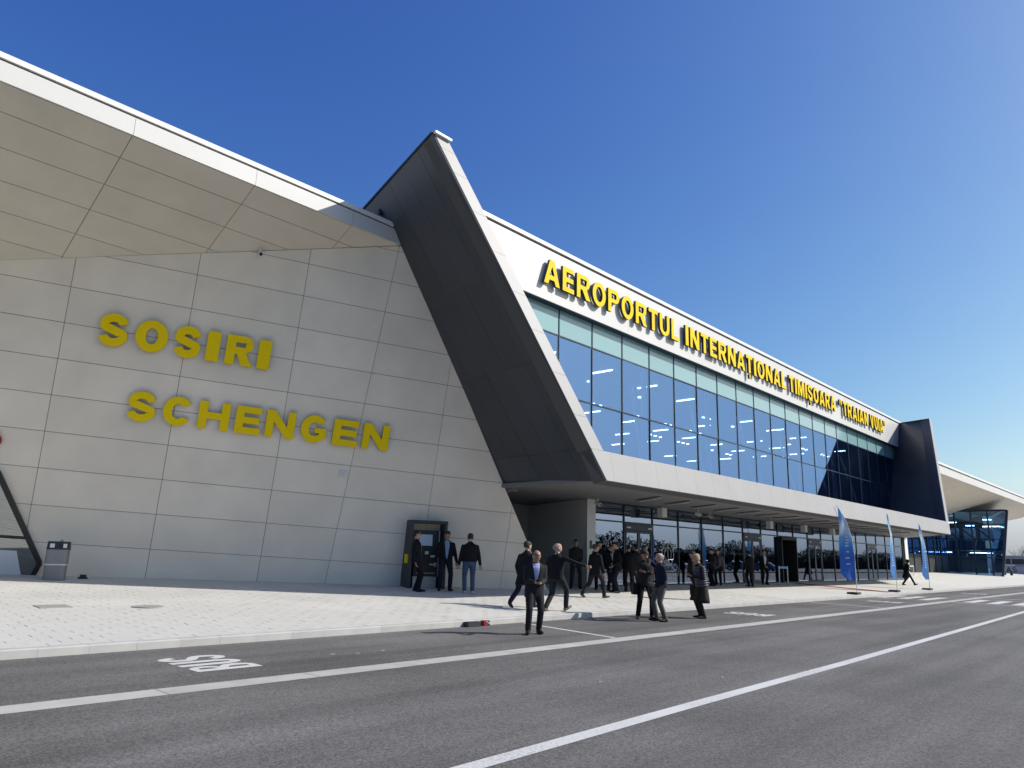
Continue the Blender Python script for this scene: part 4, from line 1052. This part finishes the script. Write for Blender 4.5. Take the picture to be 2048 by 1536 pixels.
def ik(a, b, l1, l2, pole):
    d = b-a; L_ = min(d.length, (l1+l2)*.999); d.normalize(); b = a+d*L_
    x = (l1*l1-l2*l2+L_*L_)/(2*L_); h = math.sqrt(max(0, l1*l1-x*x))
    p = pole-d*pole.dot(d); p.normalize(); return a+d*x+p*h, b
def rotx(p, o, a):  # lean forward (towards +Y) about x axis
    c, s_ = math.cos(a), math.sin(a); q = p-o
    return V((q.x, q.y*c+q.z*s_, -q.y*s_+q.z*c))+o
pending = []
def person(label, pos, heading, height, skin='light', hair='dark', style='short', jacket=BLK, trousers=BLK, shoes=BLK, hem=.80, bulk=1.07,
           aL=(-.10, 0, .085), aR=(.10, 0, .085), wL=(-.27, .04, .84), wR=(.27, .04, .84), lean=3, bow=0, turn=0, shirt=None, shirtlow=1.12, tie=None,
           glasses=False, phone=False, lanyard=False, bands=None, skirt=None, bag=None, backpack=None, group=None, toeL=0, toeR=0, drop=0.0, hipfold=False, belt=False):
    s = height/1.80
    t = thing('person', label, 'person', pos, group); t.rotation_euler = (0, 0, R(heading-90)); t.scale = (s*1.11, s*1.11, s)
    PEL = V((0, 0, .95-drop)); le = R(lean)
    def up_(p): return rotx(V(p)-V((0, 0, drop)), PEL, le)
    prim = []; b = MB()
    # torso
    secs = [(hem-.005, .185*bulk, .130*bulk), (.86 if hem < .86 else hem+.02, .183*bulk, .130*bulk), (.96, .178*bulk, .125*bulk), (1.08, .172*bulk, .118*bulk), (1.2, .182*bulk, .124*bulk), (1.32, .192*bulk, .126*bulk), (1.39, .186*bulk, .114*bulk), (1.43, .158*bulk, .098), (1.465, .108*bulk, .08), (1.495, .076, .068), (1.52, .062, .064)]
    if hem < .7: secs = [(hem, .215*bulk, .16*bulk), ((hem+.86)/2, .2*bulk, .145*bulk)]+secs[1:]
    secs = sorted(secs, key=lambda q: q[0])
    path = [up_((0, 0, z)) for z, _, _ in secs]
    b.tube(path, [(a, c) for _, a, c in secs], 20)
    prim.append(('torso', path, secs, 1))
    def cap(p, q, r0, r1, mi, add=True, n=10):
        p, q = V(p), V(q); d = (q-p)
        if add: b.tube([p-d.normalized()*r0*.6, p, p.lerp(q, .5), q, q+d.normalized()*r1*.6], [r0*.6, r0, (r0+r1)/2*1.02, r1, r1*.6], n)
        prim.append(('cap', p, q, r0, r1, mi))
    # pelvis block
    b.tube([PEL+V((0, -.005, -.14)), PEL+V((0, -.005, -.05)), PEL+V((0, 0, .06))], [(.12, .09), (.165, .115), (.165, .11)], 16)
    prim.append(('cap', PEL+V((-.06, 0, -.05)), PEL+V((.06, 0, -.05)), .11, .11, 2))
    hands = []
    for sd, A_, toe in ((-1, aL, toeL), (1, aR, toeR)):
        hip = PEL+V((sd*.088, 0, -.02)); kn, an = ik(hip, V(A_), .445, .44, V((sd*.12, 1, 0)))
        cap(hip, kn, .098*min(bulk, 1.06), .068, 2); cap(kn, an, .068, .058, 2)
        td = R(toe); fd = V((sd*.18, math.cos(td), -math.sin(td))).normalized()
        heel = an+V((0, -.02, -.045)); tip = heel+fd*.20
        b.tube([heel-fd*.055, heel-fd*.03, heel+fd*.05, heel+fd*.13, tip, tip+fd*.03], [(.025, .025), (.042, .042), (.046, .05), (.05, .036), (.042, .028), (.02, .014)], 10)
        prim.append(('cap', heel, tip, .05, .04, 3))
    for sd, W_ in ((-1, wL), (1, wR)):
        sh = up_((sd*.165*bulk, 0, 1.395)); el_, wr = ik(sh, V(W_)-V((0, 0, drop)), .295, .265, V((sd*.55, -1, -.25)))
        cap(sh, el_, .060*bulk, .052*bulk, 1); cap(el_, wr, .052*bulk, .039*bulk, 1)
        d = (wr-el_).normalized()
        hands.append((wr, d, sd)); pc = wr+d*.055
        b.tube([wr-d*.02, wr+d*.01, pc, wr+d*.10], [(.027, .027), (.03, .024), (.043, .018), (.036, .014)], 10)
        prim.append(('cap', wr+d*.03, wr+d*.09, .03, .03, 0))
    # neck + head
    nb = up_((0, .0, 1.50)); HM = Matrix.Translation(nb) @ Matrix.Rotation(R(turn), 4, 'Z') @ Matrix.Rotation(-R(bow+lean*.5), 4, 'X')
    hp = lambda p: HM @ V(p)
    cap(up_((0, -.01, 1.44)), hp((0, .0, .08)), .058, .054, 0)
    HS = [(.03, .045, .028, .030), (.035, .055, .05, .055), (.02, .085, .064, .085), (.012, .13, .072, .096), (.008, .175, .076, .101), (.005, .215, .072, .096), (0, .245, .058, .078), (0, .265, .032, .045)]
    hv = MB(); rows = []
    for (yo, z, a, c) in HS:
        rows.append([hp((a*math.cos(2*math.pi*k/16), yo+c*math.sin(2*math.pi*k/16), z)) for k in range(16)])
    bb = len(b.v)
    for rw in rows: b.v += rw
    for i in range(len(rows)-1):
        for k in range(16): b.f.append((bb+i*16+k, bb+i*16+(k+1) % 16, bb+(i+1)*16+(k+1) % 16, bb+(i+1)*16+k)); b.mi.append(0)
    b.f.append(tuple(bb+k for k in reversed(range(16)))); b.f.append(tuple(bb+(len(rows)-1)*16+k for k in range(16))); b.mi += [0, 0]
    b.tube([hp((0, .095, .155)), hp((0, .118, .125)), hp((0, .10, .115))], [.012, .018, .012], 6)   # nose
    for sd in (-1, 1): b.ball(hp((sd*.078, .0, .14)), (.014, .024, .034), 8)
    prim.append(('cap', hp((0, .01, .08)), hp((0, .01, .20)), .085, .09, 0))
    o = b.build('body', [SK[skin], cloth(jacket), cloth(trousers), cloth(shoes, .5)], None)
    rm = o.modifiers.new('r', 'REMESH'); rm.mode = 'VOXEL'; rm.voxel_size = .0155; rm.use_smooth_shade = True
    sm_ = o.modifiers.new('s', 'SMOOTH'); sm_.factor = .5; sm_.iterations = 3
    pending.append((o, t, prim, hands, [SK[skin], cloth(jacket), cloth(trousers), cloth(shoes, .5)], phone))
    # hair / headgear
    def cap_shell(z0, scale, yo, name, m, front_cut=None, top=1.0):
        h_ = MB(); rr = []
        zs = [z0]+[z for (_, z, _, _) in HS if z > z0]
        for z in zs:
            for i in range(len(HS)-1):
                if HS[i][1] <= z <= HS[i+1][1]:
                    f_ = (z-HS[i][1])/(HS[i+1][1]-HS[i][1]); a = HS[i][2]+(HS[i+1][2]-HS[i][2])*f_; c = HS[i][3]+(HS[i+1][3]-HS[i][3])*f_; y_ = HS[i][0]+(HS[i+1][0]-HS[i][0])*f_; break
            rw = []
            for k in range(18):
                an = 2*math.pi*k/18; yy = math.sin(an); lift = 0
                if front_cut and yy > .1: lift = max(0, (front_cut-z))*min(1, (yy-.1)/.35)
                rw.append(hp((a*scale*math.cos(an), y_+yo+c*scale*yy, z+lift+(z-z0)*(top-1))))
            rr.append(rw)
        for i in range(len(rr)-1):
            for k in range(18): h_.face([rr[i][k], rr[i][(k+1) % 18], rr[i+1][(k+1) % 18], rr[i+1][k]])
        h_.face(rr[-1]); return h_.build(name, m, t, smooth=True, local=True)
    if style == 'short': cap_shell(.10, 1.10, -.012, 'hair', HAIR[hair], .205, 1.08)
    elif style == 'balding': cap_shell(.10, 1.07, -.022, 'hair', HAIR[hair], .245, .80)
    elif style == 'cap':
        cap_shell(.17, 1.15, 0, 'cap', HAIR[hair]); b2 = MB(); b2.prism([hp((-.07, .09, .185)), hp((.07, .09, .185)), hp((.05, .19, .165)), hp((-.05, .19, .165))], hp((0, 0, .012))-hp((0, 0, 0))); b2.build('cap_peak', HAIR[hair], t, local=True)
    elif style == 'hood': cap_shell(.05, 1.28, -.03, 'hood', cloth(jacket), .20, 1.05)
    elif style == 'knit': cap_shell(.13, 1.14, -.005, 'knit_hat', HAIR[hair], .18, 1.1)
    elif style == 'fair': cap_shell(.07, 1.12, -.016, 'hair', HAIR[hair], .20, 1.08)
    def srf(x, z, e=.008, back=False):
        for i in range(len(secs)-1):
            if secs[i][0] <= z <= secs[i+1][0]:
                f_ = (z-secs[i][0])/(secs[i+1][0]-secs[i][0]); a = secs[i][1]+(secs[i+1][1]-secs[i][1])*f_; c = secs[i][2]+(secs[i+1][2]-secs[i][2])*f_; break
        else: a, c = secs[-1][1], secs[-1][2]
        y = c*math.sqrt(max(.02, 1-(x/a)**2))+e
        return up_((x, -y if back else y, z))
    if shirt:
        b2 = MB(); N = 9; rows = []
        for i in range(N):
            z = shirtlow+(1.475-shirtlow)*i/(N-1); wv = .012+.062*(i/(N-1))**.8
            rows.append([srf(wv*q, z) for q in (-1, -.5, 0, .5, 1)])
        for i in range(N-1):
            for k in range(4): b2.face([rows[i][k], rows[i][k+1], rows[i+1][k+1], rows[i+1][k]])
        sh_ = b2.build('shirt', cloth(shirt), t, smooth=True, local=True)
        b3 = MB(); b3.tube([up_((0, 0, 1.465)), up_((0, 0, 1.505))], [(.082, .078), (.066, .068)], 14, cap=False); b3.build('collar', cloth(shirt), t, local=True)
        if tie:
            b4 = MB(); 
            for i in range(5):
                z0_ = shirtlow+.02+(1.45-shirtlow)*i/5; z1_ = shirtlow+.02+(1.45-shirtlow)*(i+1)/5; wv = .022-.002*i
                b4.face([srf(-wv, z0_, .014), srf(wv, z0_, .014), srf(wv-.002, z1_, .014), srf(-wv+.002, z1_, .014)])
            b4.build('tie', cloth(tie), t, local=True)
    if lanyard:
        b2 = MB()
        for sd in (-1, 1): b2.tube([srf(sd*.07, 1.45, .012), srf(sd*.05, 1.3, .012), srf(sd*.015, 1.12, .014)], .006, 5)
        b2.prism([srf(-.05, 1.10, .016), srf(.05, 1.10, .016), srf(.05, .97, .016), srf(-.05, .97, .016)], up_((0, .006, 0))-up_((0, 0, 0))); b2.build('lanyard', M['wbox'], t, local=True)
    if glasses:
        b2 = MB()
        for sd in (-1, 1): b2.ball(hp((sd*.034, .103, .165)), (.03, .012, .02), 8)
        b2.tube([hp((-.078, .02, .165)), hp((-.06, .095, .168)), hp((.06, .095, .168)), hp((.078, .02, .165))], .005, 5); b2.build('sunglasses', M['black'], t, local=True)
    else:
        b2 = MB()
        for sd in (-1, 1): b2.ball(hp((sd*.032, .098, .162)), (.010, .006, .006), 6)
        b2.build('eyes', M['black'], t, local=True)
    if bands:
        for i in range(9):
            z = .90+.062*i; b2 = MB()
            aa = [q for q in secs if q[0] <= z][-1]
            b2.tube([up_((0, 0, z-.026)), up_((0, 0, z-.012)), up_((0, 0, z+.012)), up_((0, 0, z+.026))], [(aa[1]*.99, aa[2]*.99), (aa[1]*1.08, aa[2]*1.1), (aa[1]*1.08, aa[2]*1.1), (aa[1]*.99, aa[2]*.99)], 22)
            b2.build('quilted_band', cloth(bands, .45), t, smooth=True, local=True)
    if skirt:
        z0_, m_ = skirt; b2 = MB(); b2.tube([V((0, 0, z0_)), V((0, 0, z0_+.12)), V((0, 0, .80)), V((0, 0, .96))], [(.235, .19), (.228, .185), (.2, .15), (.18, .125)], 20); b2.build('coat_skirt', cloth(m_), t, smooth=True, local=True)
    if bag:
        b2 = MB(); b2.box(.22, .31, -.1, .2, .62, .90); b2.build('bag', cloth(bag), t, local=True)
    if backpack:
        b2 = MB(); b2.tube([up_((0, -.17, .98)), up_((0, -.2, 1.02)), up_((0, -.2, 1.32)), up_((0, -.16, 1.42))], [(.10, .05), (.14, .09), (.14, .09), (.09, .05)], 12); b2.build('backpack', cloth(backpack), t, smooth=True, local=True)
    return t

GA = 'people standing near the cash machine'; GD = 'people gathered by the first door'; GK = 'people standing at the kerb'
def on(x, y): return (x, y, pz(y))
person('person in dark suit, sunglasses and white shirt leaning beside the cash machine', on(15.95, 18.76), -40, 1.96, hair='dark', shirt=(.62, .62, .66), shirtlow=.98, glasses=True, aL=(-.09, .02, .085), aR=(.10, .1, .085), wL=(-.25, .02, .86), wR=(.25, -.02, .86), lean=-1, group=GA)
person('person in open dark jacket and light blue shirt in front of the cash machine', on(17.2, 18.7), 238, 2.0, skin='tan', hair='dark', shirt=(.20, .30, .42), shirtlow=.95, jacket=BLK, trousers=NAVY, wL=(-.30, .06, .84), wR=(.29, .03, .84), aL=(-.15, -.02, .085), aR=(.15, .05, .085), bow=12, turn=10, group=GA)
person('person in black bomber jacket and blue jeans facing the wall', on(17.5, 17.85), 52, 1.97, hair='dark', jacket=BLK, trousers=JEAN, shoes=(.5, .5, .52), hem=.93, bulk=1.1, wL=(-.29, .02, .84), wR=(.30, .02, .84), aL=(-.11, .0, .085), aR=(.11, .06, .085), group=GA)
person('person in dark suit and blue shirt looking down at a phone on the asphalt', (12.62, 10.81, 0), 232, 1.83, skin='tan', hair='brown', style='balding', shirt=(.34, .38, .60), shirtlow=1.10, jacket=CHAR, trousers=CHAR, hem=.76, bulk=1.08, wL=(-.05, .30, 1.06), wR=(.06, .30, 1.07), bow=34, lean=5, aL=(-.11, -.05, .085), aR=(.13, .10, .085), phone=True)
person('person in dark coat striding away behind the phone user', on(16.2, 14.25), 8, 1.93, hair='dark', jacket=BLK, trousers=NAVY, hem=.62, aL=(-.10, -.45, .17), aR=(.10, .26, .085), toeL=35, wL=(-.28, .15, .87), wR=(.27, -.15, .87), drop=.05, lean=8, turn=-15)
person('person in black sweater pointing right with outstretched arm, pale brown shoes', on(16.45, 13.3), 6, 1.93, hair='grey', style='balding', jacket=BLK, trousers=CHAR, shoes=(.16, .12, .08), hem=.84, shirt=(.65, .65, .66), aL=(-.10, -.28, .10), aR=(.10, .28, .10), toeL=15, toeR=-18, wR=(.66, .20, 1.22), wL=(-.24, .1, .88), drop=.05, turn=-35)
person('person in dark shirt standing in the shade against the grey recess wall', on(24.05, 18.45), 225, 1.95, hair='dark', skin='tan', jacket=CHAR, trousers=CHAR, wL=(-.1, .2, .92), wR=(.1, .2, .92), aL=(-.15, 0, .085), aR=(.15, 0, .085), hem=.88)
person('person in dark suit stepping right past the corner pier', on(21.5, 15.65), -8, 1.9, hair='brown', jacket=BLK, trousers=CHAR, hem=.74, shoes=(.05, .045, .035), aL=(-.10, -.42, .15), aR=(.10, .30, .085), toeL=30, wL=(-.27, .12, .86), wR=(.30, .08, .84), drop=.04, turn=-20)
person('person in dark suit standing behind the stepping walker, facing the lanyard wearer', on(24.9, 17.9), 215, 1.93, hair='dark', jacket=NAVY, trousers=BLK, group=GD)
person('person with white lanyard and cards on dark clothes by the first door', on(25.0, 17.4), 240, 1.83, hair='dark', jacket=BLK, trousers=BLK, lanyard=True, wL=(-.05, .26, 1.12), wR=(.08, .26, 1.1), hem=.85, group=GD)
person('person in black suit with white collar facing left by the first door', on(24.45, 16.75), 150, 1.95, hair='dark', jacket=BLK, trousers=NAVY, shirt=(.6, .6, .62), hem=.76, wL=(-.2, .2, .95), wR=(.22, .05, .86), group=GD)
person('person in dark jacket with back turned at the first door', on(25.6, 16.95), 40, 1.86, hair='dark', jacket=BLK, trousers=BLK, hem=.82, bulk=1.12, group=GD)
person('person in black coat right of the back-turned one at the first door', on(26.4, 17.1), 70, 1.88, hair='dark', jacket=CHAR, trousers=BLK, hem=.6, group=GD)
person('person half hidden between the first door and the kerb pair', on(28.3, 17.9), 230, 1.86, hair='brown', jacket=NAVY, trousers=BLK, group=GD)
person('person in cap and vest with folded arms at the kerb', (18.36, 11.63, 0), 226, 1.92, skin='tan', style='cap', hair='black', jacket=(.03, .024, .026), trousers=BLK, shoes=(.06, .06, .065), hem=.84, bulk=1.12, wL=(.10, .22, 1.20), wR=(-.10, .24, 1.17), aL=(-.17, 0, .085), aR=(.17, 0, .085), bow=10, bag=BLK, group=GK)
person('person in navy jacket and grey trousers with a raised hand at the kerb', (18.12, 10.95, 0), 150, 1.84, skin='light', style='balding', hair='grey', jacket=NAVY, trousers=KHAKI, shoes=BLK, hem=.88, wR=(.14, .24, 1.50), wL=(-.15, .25, 1.02), aL=(-.12, -.03, .085), aR=(.12, .06, .085), bag=(.05, .05, .052), group=GK)
person('person in banded puffer jacket over a long dark skirt at the kerb', (20.17, 10.83, 0), 140, 1.86, skin='light', style='fair', hair='blond', jacket=(.02, .02, .024), trousers=(.03, .022, .016), shoes=(.03, .022, .016), bands=(.11, .11, .125), hem=.86, bulk=1.1, skirt=(.42, (.035, .032, .026)), wL=(-.12, .28, 1.15), wR=(.12, .28, 1.18), bow=18, lean=8, bag=(.03, .03, .026), group=GK)
person('person in black clothes standing on the paving behind the puffer jacket', on(25.4, 14.05), -60, 1.80, skin='tan', hair='dark', style='cap', jacket=BLK, trousers=BLK, wL=(-.1, .25, 1.1), wR=(.1, .25, 1.1), hem=.8)
person('person in grey hooded jacket with dark backpack by the window', on(34.9, 18.1), 150, 1.86, hair='brown', jacket=(.04, .038, .04), trousers=BLK, backpack=BLK, hem=.82, bulk=1.1, wL=(-.15, .25, 1.1), wR=(.15, .25, 1.1), group='pair by the window')
person('person in pale grey jacket beside the backpack wearer at the window', on(36.1, 18.4), 190, 1.84, hair='brown', jacket=(.13, .115, .12), trousers=BLK, hem=.84, group='pair by the window')
person('person in black coat with back turned beside the second door', on(37.9, 17.5), 60, 1.84, hair='dark', jacket=BLK, trousers=BLK, hem=.7, group='pair at the second door')
person('person in black suit and white shirt standing right of the second door', on(41.2, 18.2), 230, 1.93, hair='dark', skin='light', shirt=(.62, .62, .64), shirtlow=1.0, jacket=BLK, trousers=BLK, wL=(-.06, .18, .95), wR=(.06, .18, .95), group='pair at the second door')
person('person in hooded black coat walking right between the far flags', on(59.0, 15.5), -48, 1.88, style='hood', hair='black', jacket=BLK, trousers=BLK, hem=.50, bulk=1.1, aL=(-.09, -.22, .10), aR=(.09, .42, .10), toeR=-15, wL=(-.2, .2, .98), wR=(.2, .2, .98), lean=10, bow=20, drop=.03)

dg = bpy.context.evaluated_depsgraph_get()
for (o, t, prim, hands, mats, phone) in pending:
    ev = o.evaluated_get(dg); me = bpy.data.meshes.new_from_object(ev)
    n_ = len(me.polygons); cen = np.empty(n_*3); me.polygons.foreach_get('center', cen); cen = cen.reshape(-1, 3)
    best = np.full(n_, 1e9); idx = np.zeros(n_, int)
    for p in prim:
        if p[0] == 'cap':
            a, q = np.array(p[1]), np.array(p[2]); d = q-a; L2 = (d@d)+1e-9
            tt = np.clip(((cen-a)@d)/L2, 0, 1); dist = np.linalg.norm(cen-(a+tt[:, None]*d), axis=1)-(p[3]+(p[4]-p[3])*tt); mi = p[5]
        else:
            path, secs = p[1], p[2]; dist = np.full(n_, 1e9)
            for i in range(len(path)-1):
                a, q = np.array(path[i]), np.array(path[i+1]); d = q-a; L2 = d@d+1e-9; tt = ((cen-a)@d)/L2; ok = (tt >= -.15) & (tt <= 1.15)
                tt = np.clip(tt, 0, 1); w_ = cen-(a+tt[:, None]*d); ra = secs[i][1]+(secs[i+1][1]-secs[i][1])*tt; rb_ = secs[i][2]+(secs[i+1][2]-secs[i][2])*tt
                e = (np.sqrt((w_[:, 0]/ra)**2+(w_[:, 1]/rb_)**2)-1)*np.minimum(ra, rb_); e[~ok] = 1e9; dist = np.minimum(dist, e)
            mi = p[3]
        m_ = dist < best; best[m_] = dist[m_]; idx[m_] = mi
    me.materials.clear()
    for m_ in mats: me.materials.append(m_)
    # fingers and thumb, appended to the body mesh
    hb = MB()
    for (wr, d, sd) in hands:
        side_ = d.cross(V((0, 1, 0))) if abs(d.y) < .8 else d.cross(V((0, 0, 1))); side_.normalize(); nrm_ = side_.cross(d)
        if nrm_.y < 0 and abs(d.y) < .8: nrm_ = -nrm_
        if abs(d.y) >= .8 and nrm_.z > 0: pass
        for q, ln in zip((-.030, -.010, .010, .030), (.070, .082, .076, .060)):
            p0 = wr+d*.085+side_*q; p1 = p0+d*ln*.5+nrm_*.004; p2 = p1+d*ln*.32+nrm_*.022; p3 = p2+d*ln*.12+nrm_*.02
            hb.tube([p0, p1, p2, p3], [.0095, .009, .008, .006], 6)
        p0 = wr+d*.035+side_*(-sd*.035); hb.tube([p0, p0+d*.03-side_*sd*.018+nrm_*.01, p0+d*.062-side_*sd*.016+nrm_*.024], [.012, .011, .008], 6)
    bm = bmesh.new(); bm.from_mesh(me)
    vv = [bm.verts.new(p) for p in hb.v]
    nf = []
    for f_ in hb.f:
        try: fc_ = bm.faces.new([vv[i] for i in f_]); fc_.smooth = True; nf.append(fc_)
        except ValueError: pass
    bm.to_mesh(me); bm.free()
    full = np.zeros(len(me.polygons), int); full[:n_] = idx; me.polygons.foreach_set('material_index', full.astype(np.int32))
    me.polygons.foreach_set('use_smooth', [True]*len(me.polygons)); me.update()
    nb_ = bpy.data.objects.new('body', me); col.objects.link(nb_); nb_.parent = t
    if phone:
        c = (hands[0][0]+hands[1][0])/2+V((0, .10, .03))
        ph = thing('mobile_phone', 'black mobile phone held by the person on the asphalt', 'phone', (0, 0, 0))
        MB().prism([c+V((-.05, -.02, .0)), c+V((.05, -.02, .0)), c+V((.05, .05, .05)), c+V((-.05, .05, .05))], (0, .006, -.01)).build('phone_body', M['black'], ph, local=True)
        ph.location = t.location; ph.rotation_euler = t.rotation_euler; ph.scale = t.scale
for (o, *_) in pending:
    md = o.data; bpy.data.objects.remove(o); bpy.data.meshes.remove(md)
